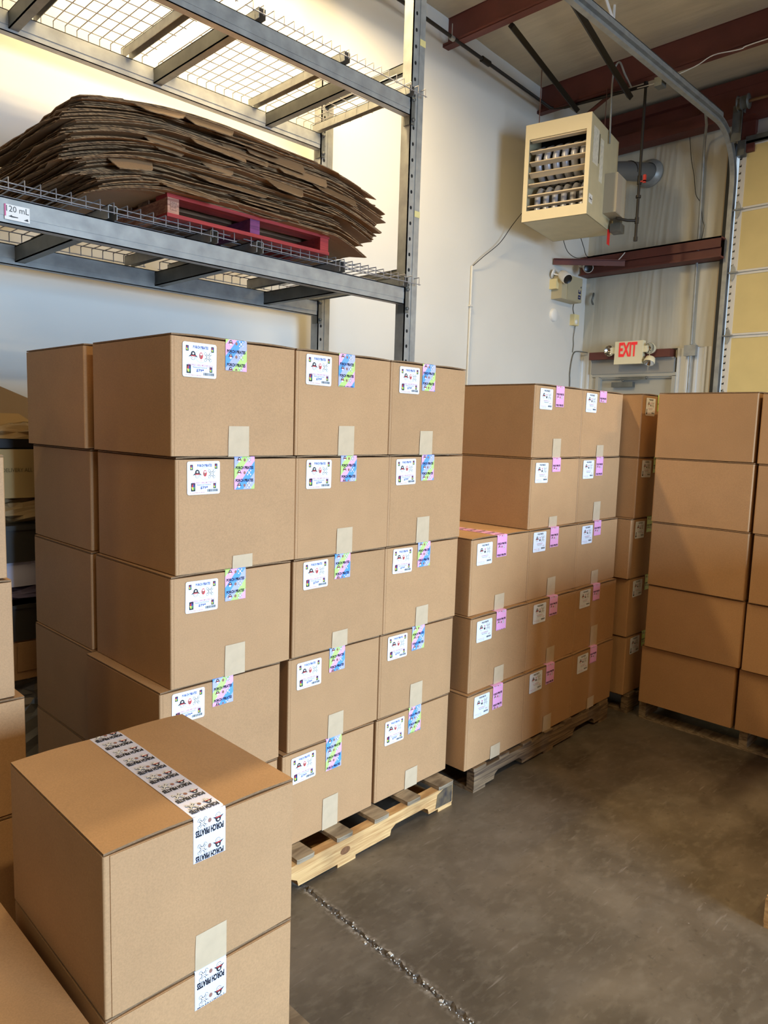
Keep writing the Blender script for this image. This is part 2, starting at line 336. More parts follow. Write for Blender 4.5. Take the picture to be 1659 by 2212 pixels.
# emergency exit sign
es = thing('exit_sign', 'cream emergency exit sign with red letters and two lamp heads', 'sign', (5.735, 1.593, 2.283))
obj('sign_box', MB().box(0, -.147, 0, .06, .147, .223).box(-.003, -.147, .0, 0, .147, .045), CREAM, es)
def text_polys(s, w, h, cx, cy, off=.0, res=2):
    cu = bpy.data.curves.new('t', 'FONT'); cu.body = s; cu.resolution_u = res; cu.offset = off; cu.fill_mode = 'FRONT'
    o = bpy.data.objects.new('t', cu); C.objects.link(o); bpy.context.view_layer.update()
    dg = bpy.context.evaluated_depsgraph_get(); me = o.evaluated_get(dg).to_mesh()
    vs = [(v.co.x, v.co.y) for v in me.vertices]; ps = [[vs[i] for i in p.vertices] for p in me.polygons]
    o.evaluated_get(dg).to_mesh_clear(); bpy.data.objects.remove(o); bpy.data.curves.remove(cu)
    x0 = min(v[0] for v in vs); x1 = max(v[0] for v in vs); y0 = min(v[1] for v in vs); y1 = max(v[1] for v in vs)
    if h is None: h = w*(y1-y0)/(x1-x0)
    return [[(cx+((x-x0)/(x1-x0)-.5)*w, cy+((y-y0)/(y1-y0)-.5)*h) for x, y in p] for p in ps]
mb = MB()
for p in text_polys('EXIT', .190, .140, -.005, .141, .03):
    mb.add([(-.0045, -u, v) for u, v in p], [tuple(range(len(p)))])
obj('lettering', mb, mat('exit_red', (206, 40, 44), .5, emit=((220, 30, 36), .25)), es)
def lamp_head(y, z, tilt, name='lamp_head', x=-.0):
    mb = MB().lathe([(.02,.06),(.045,.045),(.055,.0),(.052,-.012)], (x+.02, y, z), (1, 0, 0) if not tilt else (.5, 0, .85), 20)
    h = obj(name, mb, CREAM, es)
    mb = MB().lathe([(.05,-.008),(.035,.012),(.012,.03),(0,.032)], (x+.02, y, z), (1, 0, 0) if not tilt else (.5, 0, .85), 20)
    obj('reflector', mb, CHROME, h)
lamp_head(.215, .14, False); lamp_head(-.21, .142, False); lamp_head(-.215, .012, True)
obj('bracket', MB().box(.01, -.19, .11, .05, -.147, .17).box(.01, .147, .11, .05, .20, .17).box(.06, -.06, .05, .08, .06, .18).tube([(.02, -.215, .03), (.02, -.21, .12)], .003, 6), CREAM, es)

# ------------------------------------------------------------------ overhead sectional door
ZS = [0, .28, .835, 1.395, 1.95, 2.51, 3.07, 3.62, 4.18]
YD = mat('yellowed_insulation_panel', (226, 204, 140), .55, noise=.04, nscale=6)
RAILM = mat('white_door_rail', (226, 222, 212), .45)
d2 = struct(obj('door_2', MB().box(5.885, -3.35, 0, 5.91, .72, 4.18), RAILM))
for a, b in zip(ZS[:-1], ZS[1:]):
    obj('insulation_panel', MB().box(5.872, -3.3, a+.022, 5.884, .665, b-.022), YD, d2)
    obj('rail', MB().box(5.866, -3.35, b-.022, 5.884, .665, b-.006).box(5.866, -3.35, b+.004, 5.884, .665, b+.02), RAILM, d2)
    st = obj('stile', MB().box(5.868, .665, a+.004, 5.885, .722, b-.004), RAILM, d2)
    mb = MB(); k = int((b-a-.1)/.062)
    for i in range(k):
        z = a+.06+i*.062; mb.box(5.866, .700, z, 5.869, .718, z+.012).box(5.866, .700, z+.012, 5.869, .706, z+.02)
    obj('slots', mb, BLACKP, st)
    if b > 1.9 and b < 4:
        h = obj('hinge', MB().prism([(.672, b-.005), (.722, b-.005), (.715, b+.05), (.70, b+.075), (.685, b+.05)], 5.855, 5.867, 'x').prism([(.672, b+.005), (.722, b+.005), (.715, b-.05), (.70, b-.075), (.685, b-.05)], 5.855, 5.867, 'x').tube([(5.85, .65, b), (5.85, .765, b)], .008, 8), GALV, d2)
obj('top_bracket', MB().box(5.80, .665, 4.07, 5.87, .73, 4.12).box(5.81, .665, 4.12, 5.87, .73, 4.2), GALVD, d2)
obj('top_strut', MB().box(5.83, -3.3, 4.17, 5.87, .67, 4.19).box(5.83, -3.3, 4.17, 5.835, .67, 4.23), GALVD, d2)
tr = thing('door_track', 'grey steel track curving from the ceiling down the doorway', 'track', (5.8, .77, 0))
def tr_path(off):
    pts = []
    R = .42+off
    for i in range(23):
        a = math.pi/2*i/22; pts.append((5.82-.42+R*math.cos(a)-off*0, 3.83+R*math.sin(a)))
    return [(5.82+off, 0)]+pts+[(.8, 4.25+off)]
pa = tr_path(0); pb = tr_path(.062)
def ribbon(pa, pb, y0, y1):
    mb = MB(); n = len(pa)
    for i in range(n-1):
        q = [pa[i], pa[i+1], pb[i+1], pb[i]]
        for y in (y0, y1): mb.add([(x, y, z) for x, z in q], [(0,1,2,3)])
        for P in (pa, pb):
            mb.add([(P[i][0], y0, P[i][1]), (P[i+1][0], y0, P[i+1][1]), (P[i+1][0], y1, P[i+1][1]), (P[i][0], y1, P[i][1])], [(0,1,2,3)])
    for v in range(len(mb.v)): mb.v[v] = (mb.v[v][0]-5.8, mb.v[v][1]-.77, mb.v[v][2])
    return mb
obj('channel', ribbon(pa, pb, .765, .775), GALV, tr)
obj('lip', ribbon(tr_path(.05), tr_path(.058), .735, .775), GALV, tr)
obj('lip', ribbon(tr_path(-.004), tr_path(.004), .735, .775), GALV, tr)
mb = MB().box(-5.0, -.002, 4.30, -.25, .003, 4.375).box(-5.0, -.002, 4.37, -.25, .05, 4.376)
obj('support_angle', mb, GALV, tr)
mb = MB().box(.04, -.015, 0, .09, .045, 4.2)
obj('gap_shade_strip', mb, mat('gap_shade_dark', (52, 54, 56), .6, .3), tr)  # solid strip coloured dark as the shade in the gap by the track
obj('jamb_post', MB().box(.09, .02, 0, .128, .075, 4.3), mat('jamb_beige', (184, 168, 140), .6), tr)
for i in range(14): obj('bolt', MB().lathe([(0,-.006),(.008,-.006),(.008,0)], (-4.4+i*.3, -.004, 4.327), (0,-1,0), 8), GALVD, tr)
jb = tag(obj('junction_box', MB().box(4.42, .80, 4.235, 4.5, .86, 4.3), GALVD), 'small grey metal box beside the ceiling door track', 'box')
sp = thing('door_drum', 'grey cable drum and shaft at the top of the overhead door', 'drum', (5.62, .64, 4.44))
obj('drum', MB().lathe([(0,-.05),(.062,-.05),(.062,-.045),(.052,-.04),(.052,.03),(.062,.035),(.062,.04),(0,.04)], (0,0,0), (0,1,0), 28), GALVD, sp)
obj('shaft', MB().tube([(0, .06, 0), (0, -4, 0)], .014, 10), mat('shaft_steel', (120, 92, 66), .4, .6), sp)
obj('bearing_plate', MB().box(.02, .0, -.30, .03, .085, .0).box(-.06, .0, -.06, .20, .008, .02).box(.012, -.0, -.30, .03, .006, 0), GALVD, sp)
tag(obj('lintel_panel', MB().box(5.88, -3.4, 4.21, 5.93, .60, 4.26).box(5.90, -3.4, 4.26, 5.93, .60, 4.52), mat('grey_trim', (178, 176, 170), .5)), 'pale grey trim above the top edge of the overhead door', 'trim')
tag(obj('door_post', MB().box(5.84, .60, 4.1, 5.93, .72, 4.45), STEELR), 'short dark red post beside the drum at the door top', 'post')

# ------------------------------------------------------------------ pipes, conduits, wires
def pipe(name, pts, r, m, lab, cat, n=8, extra=None):
    mb = MB().tube(pts, r, n)
    if extra: extra(mb)
    return tag(obj(name, mb, m), lab, cat)
gp = thing('gas_pipe', 'black gas pipe run along the white wall under the roof beams', 'pipe', (0, 2.05, 4.57))
obj('pipe_run', MB().tube([(-3, 0, .12), (2.85, 0, .075), (4.83, 0, -.04), (4.88, -.12, -.05), (4.9, -.9, -.08)], .014, 10), BLKP, gp)
obj('coupling', MB().tube([(3.80, 0, .019), (3.90, 0, .014)], .024, 10), BLKP, gp)
obj('hanger', MB().tube([(3.42, 0, .04), (3.42, 0, .14)], .004, 6).tube([(3.40, 0, .037), (3.44, 0, .034)], .02, 10), GALV, gp)
gd = thing('gas_drop_pipe', 'dark vertical gas pipe with red valve handle hanging beside the heater', 'pipe', (4.9, 1.171, 3.24))
obj('drop', MB().tube([(0,0,0), (0,0,.72), (0, .0, 1.27)], .012, 10), BLKP, gd)
obj('fitting', MB().tube([(0,0,.35),(0,0,.37)], .022, 10).tube([(0,0,-.005),(0,0,.03)], .017, 10).tube([(0,0,.14),(0,0,.19)], .017, 10).tube([(0,0,1.24),(0,0,1.285)], .018, 10), BLKP, gd)
obj('valve', MB().tube([(0,0,.46),(0,0,.53)], .018, 10), BLKP, gd)
obj('valve_handle', MB().box(-.01, -.055, .475, .01, -.015, .485).box(-.01, -.055, .465, .01, -.035, .53), mat('valve_red', (196, 44, 36), .45), gd)
obj('branch', MB().tube([(0,0,.165),(-.05,.06,.165),(-.17,.10,.165)], .012, 10), BLKP, gd)
pipe('strut_pipe', [(3.568, 1.597, 4.60), (4.93, 1.835, 4.485)], .028, BLKP, 'dark strut between the two roof beams, left of the heater hanger', 'strut', 4)
pipe('strut_pipe', [(3.40, .97, 4.47), (4.93, 1.323, 4.455)], .028, BLKP, 'dark strut running from door track to roof beam above heater', 'strut', 4)
cd = pipe('conduit', [(5.25, .80, 4.30), (5.6, .93, 4.33), (5.8, 1.02, 4.28), (5.85, 1.04, 4.15), (5.85, 1.03, 3.5), (5.85, 1.022, 2.45)], .012, GALV, 'galvanised conduit bending down the back wall to a square box', 'conduit')
cj = tag(obj('conduit_box', MB().box(5.83, .97, 2.345, 5.885, 1.08, 2.445).tube([(5.85, 1.02, 2.345), (5.85, 1.018, 0.02)], .012, 8).tube([(5.835, .975, 2.44), (5.835, .975, 2.46)], .004, 6), GALV), 'square grey conduit box on the back wall left of the overhead door', 'box')
pipe('wall_conduit', [(3.96, 2.188, 3.0), (3.96, 2.188, 0.0)], .0105, mat('painted_conduit', (206, 204, 196), .45), 'thin vertical conduit on the white wall between rack and heater', 'conduit', 8, lambda m: m.box(3.94, 2.175, 2.655, 3.985, 2.2, 2.67))
def smooth(pts, k=6):
    P = [Vector(p) for p in pts]; out = []
    for i in range(len(P)-1):
        p0, p1, p2, p3 = P[max(i-1, 0)], P[i], P[i+1], P[min(i+2, len(P)-1)]
        for j in range(k):
            t = j/k; out.append(.5*((2*p1)+(-p0+p2)*t+(2*p0-5*p1+4*p2-p3)*t*t+(-p0+3*p1-3*p2+p3)*t**3))
    return out+[P[-1]]
pipe('heater_wire', smooth([(3.96, 2.185, 2.995), (4.07, 2.16, 3.09), (4.29, 2.15, 3.25), (4.42, 2.12, 3.42), (4.51, 2.05, 3.57), (4.56, 1.97, 3.66)]), .0035, BLKP, 'thin dark wire curving from the wall conduit up to the heater', 'wire', 5)
pipe('thermostat_wire', smooth([(5.86, 1.2, 4.45), (5.86, 1.16, 4.17), (5.86, 1.12, 4.0), (5.86, 1.09, 3.83), (5.86, 1.04, 3.74), (5.86, 1.01, 3.59), (5.86, .99, 3.52), (5.86, 1.01, 3.38)]), .003, BLKP, 'thin wavy dark wire on the back wall beside the conduit', 'wire', 5)
pipe('flexible_conduit', smooth([(4.7, 1.36, 4.02), (4.7, 1.37, 4.43), (4.7, 1.36, 4.60), (4.7, 1.315, 4.65), (4.7, 1.26, 4.54), (4.75, 1.22, 4.44)]), .008, GALV, 'looped grey flexible conduit above the heater', 'conduit')
pipe('white_cable', smooth([(4.80, -1.2, 4.48), (4.8, .19, 4.5), (4.8, .38, 4.49), (4.8, .58, 4.51), (4.8, .72, 4.47), (4.8, .97, 4.44), (4.82, 1.1, 4.45), (4.85, 1.22, 4.47)]), .004, WHITEP, 'thin white cable along the roof beam beyond the door track', 'cable', 6)
pipe('beam_brace', [(5.0, 1.80, 4.44), (5.0, 1.50, 4.58)], .02, STEELR, 'short dark red diagonal brace just above the heater', 'brace', 4)
mb = MB(); 
for x0, z0, x1, z1 in [(4.05, 4.80, 4.18, 4.69), (4.18, 4.82, 4.18, 4.67)]:
    mb.tube([(x0, 1.1, z0), (x1, 1.1, z1)], .012, 4)
tag(obj('perforated_strap', mb, WHITEP), 'white perforated angle strap hanging at the top of the door track', 'strap')
pipe('wall_sensor_wire', smooth([(5.66, 2.19, 2.91), (5.65, 2.19, 2.86), (5.68, 2.19, 2.80), (5.71, 2.185, 2.72), (5.70, 2.185, 2.67), (5.69, 2.19, 2.57), (5.70, 2.19, 2.50), (5.69, 2.19, 2.42)]), .004, GALVD, 'thin grey wire down the white wall below the cream sensor', 'wire', 5)
pipe('corner_cable', smooth([(5.87, 2.12, 2.43), (5.80, 2.185, 2.44), (5.72, 2.19, 2.42), (5.68, 2.19, 2.34), (5.66, 2.19, 2.2), (5.67, 2.19, 2.07), (5.67, 2.19, 1.5)]), .006, GALVD, 'grey cable bending down the wall corner beside the exit door', 'cable', 6)
for k, (a, b) in enumerate([((5.10, 2.02), (5.18, 1.98)), ((5.06, 1.82), (5.10, 1.79))]):
    pipe('hanging_wire', smooth([(a[0], a[1], 3.45), (a[0]+.1, a[1], 3.33), (5.5, 2.10 if k == 0 else 1.98, 3.33), (5.72, 2.13 if k == 0 else 2.02, 3.38)]), .0035, BLKP, ['dark wire dangling under the heater nearest the wall', 'dark wire dangling under the heater beside the red tag'][k], 'wire', 5)

# ------------------------------------------------------------------ unit heater
HR = .192
ht = thing('unit_heater', 'beige gas unit heater with louvres hanging from the roof beams', 'heater', (4.28, 1.295, 3.35), HR)
w, d, h = .558, .726, .78
mb = MB().box(.004, 0, 0, d, .003, h).box(.004, w-.003, 0, d, w, h).box(.004, 0, 0, d, w, .003).box(.004, 0, h-.003, d, w, h).box(d-.003, 0, 0, d, w, h)
obj('cabinet', mb, BEIGE_SHADED, ht)
mb = MB().box(0, -.002, 0, .012, .035, h).box(0, w-.035, 0, .012, w+.002, h).box(0, .035, 0, .012, w-.035, .085).box(0, .035, h-.12, .012, w-.035, h)
fr = obj('front_frame', mb, BEIGE, ht)
mb = MB()
for y in (.012, w-.012):
    for z in (.012, .075, h-.11, h-.012): mb.lathe([(0, -.003), (.005, -.002), (.005, 0)], (0, y, z), (-1,0,0), 8)
obj('screws', mb, GALVD, fr)
obj('inner_plate', MB().box(.32, .01, .02, .325, w-.01, h-.02), mat('heater_dark', (24, 24, 28), .6), ht)
for i in range(7):
    z = .125+i*.088; M = Matrix.Translation((.02, 0, z)) @ Matrix.Rotation(math.radians([6,4,12,32,20,8,5][i]), 4, 'Y')
    obj('louvre', MB().box(-.006, .04, -.002, .045, w-.04, .002, 0, M).box(-.01, .04, -.006, -.006, w-.04, .004, 0, M), mat('louvre_beige', (200, 182, 152), .5), ht)
TUB = mat('aluminised_tube', (176, 178, 188), .4, .35)
for i in range(6):
    y = .085+i*.078
    obj('heat_tube', MB().tube([(.30, y, .63), (.20, y, .63), (.12, y, .59), (.09, y, .52), (.12, y, .44), (.20, y, .39), (.30, y, .38)], .029, 10).tube([(.30, y, .30), (.18, y, .29), (.12, y, .22), (.12, y, .1)], .026, 10), TUB, ht)
cb = obj('control_box', MB().box(.40, -.11, .10, .66, 0, .42), mat('control_beige', (176, 166, 144), .5), ht)
obj('box_cover', MB().box(.40, -.113, .105, .53, -.108, .415), mat('control_cover', (168, 156, 138), .5), cb)
gv = obj('gas_valve', MB().box(.56, -.11, -.02, .68, -.02, .05).box(.57, -.10, .05, .61, -.04, .09).box(.63, -.09, .05, .67, -.03, .10), GALVD, ht)
obj('rating_label', MB().box(.07, -.002, .42, .20, 0, .70), mat('label_worn', (232, 226, 206), .4, noise=.45, nscale=26, stretch=(6,1,1)), ht)
obj('rating_label', MB().box(.25, -.002, .32, .33, 0, .66), mat('label_worn', (206, 196, 170)), ht)
obj('slot', MB().box(.215, -.002, .45, .225, 0, .68), BLACKP, ht)
al = obj('arrow_label', MB().box(.04, -.002, .10, .12, 0, .17), WHITEP, ht)
obj('arrow', MB().box(.05, -.003, .132, .11, -.002, .138).box(.066, -.003, .12, .072, -.002, .15).box(.095, -.003, .115, .10, -.002, .132), BLK, al)
obj('red_tag', MB().box(.53, -.012, -.125, .60, -.01, -.0), mat('tag_red', (214, 36, 36), .5), ht)
for (x, y, zt) in ((.08, .48, .62), (.56, .08, .50)):
    obj('hanger_rod', MB().tube([(x, y, h), (x, y, h+zt-.1)], .004, 6), mat('rusty_rod', (96, 62, 50), .7), ht)
fl2 = thing('flue_pipe', 'grey sheet metal flue pipe from heater into the back wall', 'pipe', (5.0, 1.62, 3.98))
obj('duct', MB().tube([(.0, .0, -.06), (.45, -.03, .06), (.885, -.055, .15)], .085, 20), mat('flue_grey', (124, 126, 126), .45, .5), fl2)
obj('collar', MB().lathe([(.088, -.02), (.13, .02), (.132, .035), (.0, .04)], (.85, -.052, .143), (1, 0, 0), 28), GALV, fl2)
obj('strap', MB().tube([(.50, -.03, .075), (.512, -.031, .078)], .089, 20), BLKP, fl2)

# ------------------------------------------------------------------ devices on the white wall
eb = thing('alarm_panel', 'tan metal alarm cabinet on the white wall near the corner', 'panel', (5.24, 2.2, 2.9))
obj('cabinet', MB().box(0, -.12, 0, .37, 0, .24), mat('panel_tan', (182, 172, 142), .5), eb)
obj('cover', MB().box(.095, -.125, .004, .368, -.118, .236), mat('panel_tan_b', (170, 162, 134), .5), eb)
mb = MB().box(.30, -.127, .03, .345, -.125, .045).box(.30, -.127, .055, .345, -.125, .07).box(.30, -.127, .03, .31, -.125, .07).box(.335, -.127, .03, .345, -.125, .07)
mb.box(.30, -.127, .085, .345, -.125, .10).box(.30, -.127, .085, .31, -.125, .12).box(.335, -.127, .085, .345, -.125, .12)
obj('blue_marking', mb, mat('mark_blue', (36, 48, 110), .5), eb)
obj('lock', MB().lathe([(0, .006), (.008, .006), (.008, 0)], (.345, -.125, .15), (0, -1, 0), 10), GALVD, eb)
tag(obj('junction_box', MB().box(5.20, 2.12, 2.99, 5.40, 2.2, 3.085), mat('yellowed_plastic', (222, 208, 158), .5)), 'small yellowed plastic box left of the alarm cabinet', 'box')
def bullet(name, lab, loc, d, s, wall):
    t = thing(name, lab, 'camera', loc); d = Vector(d).normalized()
    obj('housing', MB().lathe([(0, -.07*s), (.028*s, -.065*s), (.04*s, -.03*s), (.042*s, .04*s), (.036*s, .05*s)], (0,0,0), d, 20), WHITEP, t)
    obj('lens', MB().lathe([(0, .043*s), (.022*s, .043*s), (.036*s, .049*s)], (0,0,0), d, 20), BLACKP, t)
    obj('mount', MB().tube([-d*.03*s, Vector(wall)*.6, Vector(wall)], .008, 8).lathe([(0, -.008), (.035*s, -.008), (.035*s, 0)], wall, Vector(wall).normalized(), 16), WHITEP, t)
    return t
bullet('security_camera', 'white security camera with black face in front of the alarm cabinet', (5.25, 2.06, 3.10), (-.35, -.75, -.5), 1.25, (-.03, .12, .04))
bullet('security_camera', 'white round-lens security camera under the dark red wall beam', (5.60, 2.02, 3.245), (-.75, -.55, -.3), 1.2, (.05, .10, .06))
pipe('camera_cable', smooth([(5.62, 2.03, 3.29), (5.66, 1.95, 3.275), (5.68, 1.85, 3.255), (5.69, 1.75, 3.29), (5.70, 1.68, 3.36)]), .004, WHITEP, 'white cable looping from the corner camera along the wall beam', 'cable', 6)
tag(obj('round_cover', MB().lathe([(0, .028), (.055, .028), (.062, .022), (.066, 0)], (5.295, 2.2, 2.752), (0, -1, 0), 28), WHITEP), 'round white cover plate on the white wall', 'cover')
ys_ = thing('motion_sensor', 'small cream motion sensor box on the wall near the corner', 'sensor', (5.66, 2.2, 2.69))
obj('case', MB().box(-.045, -.05, 0, .05, 0, .11), mat('cream_case', (232, 216, 160), .4), ys_)
obj('lens', MB().lathe([(0, .01), (.02, .006), (.026, 0)], (0, -.05, .035), (0, -1, 0), 14), WHITEP, ys_)
tag(obj('wall_scuff', MB().box(3.03, 2.197, 4.05, 3.045, 2.2, 4.15), mat('scuff', (250, 250, 244), .6)), 'small white patch on the wall right of the rack', 'patch')
tag(obj('ladder_hook', MB().tube(smooth([(5.885, 2.10, 3.04), (5.86, 2.09, 3.0), (5.86, 2.10, 2.96), (5.86, 2.085, 2.92)]), .01, 6), GALVD), 'small metal hook on the back wall right of the alarm cabinet', 'hook')

# ------------------------------------------------------------------ ceiling lights (above and behind the frame)
TUBE = mat('tube_glow', (255, 240, 210), .5, emit=((255, 226, 170), 6))
def strip_light(x, y, z, L, power, lab):
    t = thing('strip_light', lab, 'light', (x, y, z))
    obj('housing', MB().box(-L/2, -.07, 0, L/2, .07, .06), WHITEP, t)
    for s in (-.035, .035): obj('tube', MB().tube([(-L/2+.03, s, -.02), (L/2-.03, s, -.02)], .014, 8), TUBE, t)
    l = bpy.data.lights.new('strip_glow', 'AREA'); l.shape = 'RECTANGLE'; l.size = L; l.size_y = .14; l.energy = power; l.color = WARM
    o = bpy.data.objects.new('strip_glow', l); C.objects.link(o); o.parent = t; o.location = (0, 0, -.045)
strip_light(1.5, 1.40, 4.55, 2.4, LAMP_POWER*1.15, 'fluorescent strip light high above the storage rack')
strip_light(5.0, -2.6, 4.35, 2.4, LAMP_POWER*.85, 'fluorescent strip light near the overhead door')
strip_light(-.5, -3.2, 4.6, 2.4, LAMP_POWER*.75, 'fluorescent strip light behind the photographer')
strip_light(-4.2, -1.0, 4.6, 2.4, LAMP_POWER*.22, 'fluorescent strip light far left of the photographer')

# ------------------------------------------------------------------ storage rack
rk = thing('storage_rack', 'galvanised steel storage rack with wire shelves against the white wall', 'rack', (0, 0, 0))
UX0, UX1 = 2.05, 2.147
HOLE = mat('hole_black', (10, 10, 10), .9)
def upright(x0, y0, top, name='upright'):
    mb = MB().box(x0, y0, 0, x0+.006, y0+.075, top).box(x0+.091, y0, 0, x0+.097, y0+.075, top).box(x0, y0, 0, x0+.052, y0+.006, top).box(x0+.05, y0+.004, 0, x0+.097, y0+.01, top)
    mb.box(x0+.052, y0-.004, 0, x0+.097, y0+.004, top)
    u = obj(name, mb, GALV, rk); mb = MB(); z = .12
    while z < top:
        mb.prism([(x0+.025+.008*math.cos(a*math.pi/4), z+.011*math.sin(a*math.pi/4)) for a in range(8)], y0-.0012, y0+.002, 'y'); z += .0889
    hh = obj('holes', mb, HOLE, u); hh['kind'] = 'stuff'; return u
upright(2.05, 1.153, 4.5); upright(2.05, 1.955, 3.9); upright(-.70, 1.153, 4.4); upright(-.70, 1.955, 3.9)
for x0 in (2.075, -.66):
    for z in (.4, 1.5, 2.53, 3.70): obj('cross_strut', MB().box(x0, 1.22, z, x0+.04, 1.96, z+.006).box(x0, 1.22, z-.05, x0+.005, 1.96, z+.006).box(x0, 1.22, z-.05, x0+.03, 1.96, z-.045), GALVD, rk)
def beam(y, z0, z1, s):
    mb = MB().box(-.62, y, z0, 2.05, y+.004, z1).box(-.62, y, z1-.004, 2.05, y+.045, z1).box(-.62, y, z0, 2.05, y+.045, z0+.004)
    mb.box(-.62, y-.0025, z0+.03, 2.05, y, z0+.07)
    b = obj('shelf_beam', mb, GALV, rk)
    for x in (2.04, -.63): obj('connector', MB().box(x, y-.008, z0-.05, x+.035, y-.001, z1+.01).box(x, y-.008, z0-.05, x+.006, y+.05, z1+.01).lathe([(0,.012),(.011,.012),(.011,0)], (x+.018, y-.008, z0-.025), (0,-1,0), 6).lathe([(0,.012),(.011,.012),(.011,0)], (x+.018, y-.008, z1-.012), (0,-1,0), 6), GALVD, b)
for z0 in (2.318, 3.382):
    beam(1.153, z0, z0+.097, 1); beam(1.955, z0, z0+.097, -1)
    for x in (.135, .868, 1.605):
        obj('cross_bar', MB().box(x, 1.16, z0+.015, x+.005, 1.955, z0+.09).box(x, 1.16, z0+.085, x+.045, 1.955, z0+.09).box(x, 1.16, z0+.015, x+.045, 1.955, z0+.02), GALVD, rk)
    for x0, x1 in ((-.34, .83), (.925, 2.12)):
        zt = z0+.097+(.062 if z0 < 3 else .055)
        mb = MB(); n = 19 if False else int((x1-x0)/.058); r = .0026
        for i in range(n+1):
            x = x0+(x1-x0)*i/n
            mb.tube([(x, 1.108, zt-.045), (x, 1.108, zt), (x, 2.005, zt), (x, 2.005, zt-.045)], r, 5)
        for y, z in [(1.108-r, zt-.040), (2.005+r, zt-.04)]+[(1.16+.1*k, zt-2*r) for k in range(9)]:
            mb.tube([(x0-.01, y, z), (x1+.01, y, z)], r, 5, cap=False)
        dk = obj('wire_deck', mb, WIRE, rk)
        for cx_ in (x0+.04, (x0+x1)/2-.02, x1-.12):
            obj('deck_channel', MB().box(cx_, 1.12, z0+.097, cx_+.003, 1.99, zt-2*r-.003).box(cx_, 1.12, zt-2*r-.006, cx_+.04, 1.99, zt-2*r-.003).box(cx_+.037, 1.12, z0+.097, cx_+.04, 1.99, zt-2*r-.003), GALV, dk)
sg = tag(obj('shelf_tag', MB().box(-.168, 1.146, 2.333, -.077, 1.150, 2.389), WHITEP), 'pinkish paper tag reading 120 mL on the lower shelf beam', 'tag')
mb = MB()
for p in text_polys('120 mL', .082, .022, -.121, 2.374): mb.add([(u, 1.1455, v) for u, v in p], [tuple(range(len(p)))])
mb.prism([(-.155, 2.345), (-.142, 2.352), (-.142, 2.348), (-.12, 2.347), (-.12, 2.344), (-.142, 2.343)], 1.1455, 1.1458, 'y').prism([(-.10, 2.340), (-.085, 2.348), (-.082, 2.338)], 1.1455, 1.1458, 'y')
obj('lettering', mb, BLK, sg); obj('red_edge', MB().box(-.1685, 1.1455, 2.345, -.163, 1.146, 2.389), MAG, sg)
YT = mat('yellow_tape', (226, 210, 140), .5)
for i, (x, z) in enumerate([(2.103, 3.78), (2.103, 2.83)]):
    tag(obj('tape_scrap', MB().box(x, 1.1465, z, x+.046, 1.1485, z+.035), YT), ['yellow tape scrap on the rack upright, level with the top shelf', 'yellow tape scrap on the rack upright beside the cardboard pile'][i], 'tape')

# ------------------------------------------------------------------ pallets
def wood(name, rgb, dark):
    m = bpy.data.materials.new(name); m.use_nodes = True; nt = m.node_tree; b = nt.nodes['Principled BSDF']; b.inputs['Roughness'].default_value = .75; L = nt.links
    tc = nt.nodes.new('ShaderNodeTexCoord'); oi = nt.nodes.new('ShaderNodeObjectInfo'); ad = nt.nodes.new('ShaderNodeVectorMath'); ad.operation = 'ADD'
    L.new(tc.outputs['Object'], ad.inputs[0]); L.new(oi.outputs['Random'], ad.inputs[1])
    mp = nt.nodes.new('ShaderNodeMapping'); mp.inputs['Scale'].default_value = (1.2, 6, 22); L.new(ad.outputs[0], mp.inputs[0])
    n = nt.nodes.new('ShaderNodeTexNoise'); n.inputs['Scale'].default_value = 3.5; n.inputs['Detail'].default_value = 6; n.inputs['Distortion'].default_value = 1.2; L.new(mp.outputs[0], n.inputs[0])
    cr = nt.nodes.new('ShaderNodeValToRGB'); cr.color_ramp.elements[0].position = .35; cr.color_ramp.elements[0].color = lin(dark); cr.color_ramp.elements[1].position = .62; cr.color_ramp.elements[1].color = lin(rgb)
    L.new(n.outputs[0], cr.inputs[0])
    n2 = nt.nodes.new('ShaderNodeTexNoise'); n2.inputs['Scale'].default_value = 5; L.new(ad.outputs[0], n2.inputs[0])
    r = nt.nodes.new('ShaderNodeMapRange'); r.inputs['From Min'].default_value = .55; r.inputs['From Max'].default_value = .75; r.inputs['To Max'].default_value = .5; L.new(n2.outputs[0], r.inputs['Value'])
    mx = nt.nodes.new('ShaderNodeMix'); mx.data_type = 'RGBA'; L.new(r.outputs[0], mx.inputs['Factor']); L.new(cr.outputs[0], mx.inputs[6]); mx.inputs[7].default_value = lin(tuple(v*.55 for v in dark)); L.new(mx.outputs[2], b.inputs['Base Color'])
    bp = nt.nodes.new('ShaderNodeBump'); bp.inputs['Strength'].default_value = .3; bp.inputs['Distance'].default_value = .003; L.new(n.outputs[0], bp.inputs['Height']); L.new(bp.outputs[0], b.inputs['Normal'])
    return m
PINE = wood('pine', (220, 178, 118), (182, 134, 80)); OLDW = wood('weathered_wood', (140, 116, 86), (84, 66, 50)); GREYW = wood('grey_pallet_wood', (166, 148, 120), (112, 94, 72))
REDW = wood('red_painted_wood', (170, 54, 50), (138, 42, 42)); BRW = wood('unpainted_underside', (136, 104, 76), (92, 66, 50)); PURW = wood('purple_painted_wood', (130, 60, 110), (100, 44, 90))
def stringer_pts(L, h0, h1):
    # side profile with two notches
    def notch(a):
        return [(a, h0), (a+.006, h0+.022), (a+.03, h0+.036), (a+.20, h0+.036), (a+.224, h0+.022), (a+.23, h0)]
    return [(0, h0)]+notch(.152)+notch(L-.152-.23)+[(L, h0), (L, h1), (0, h1)]
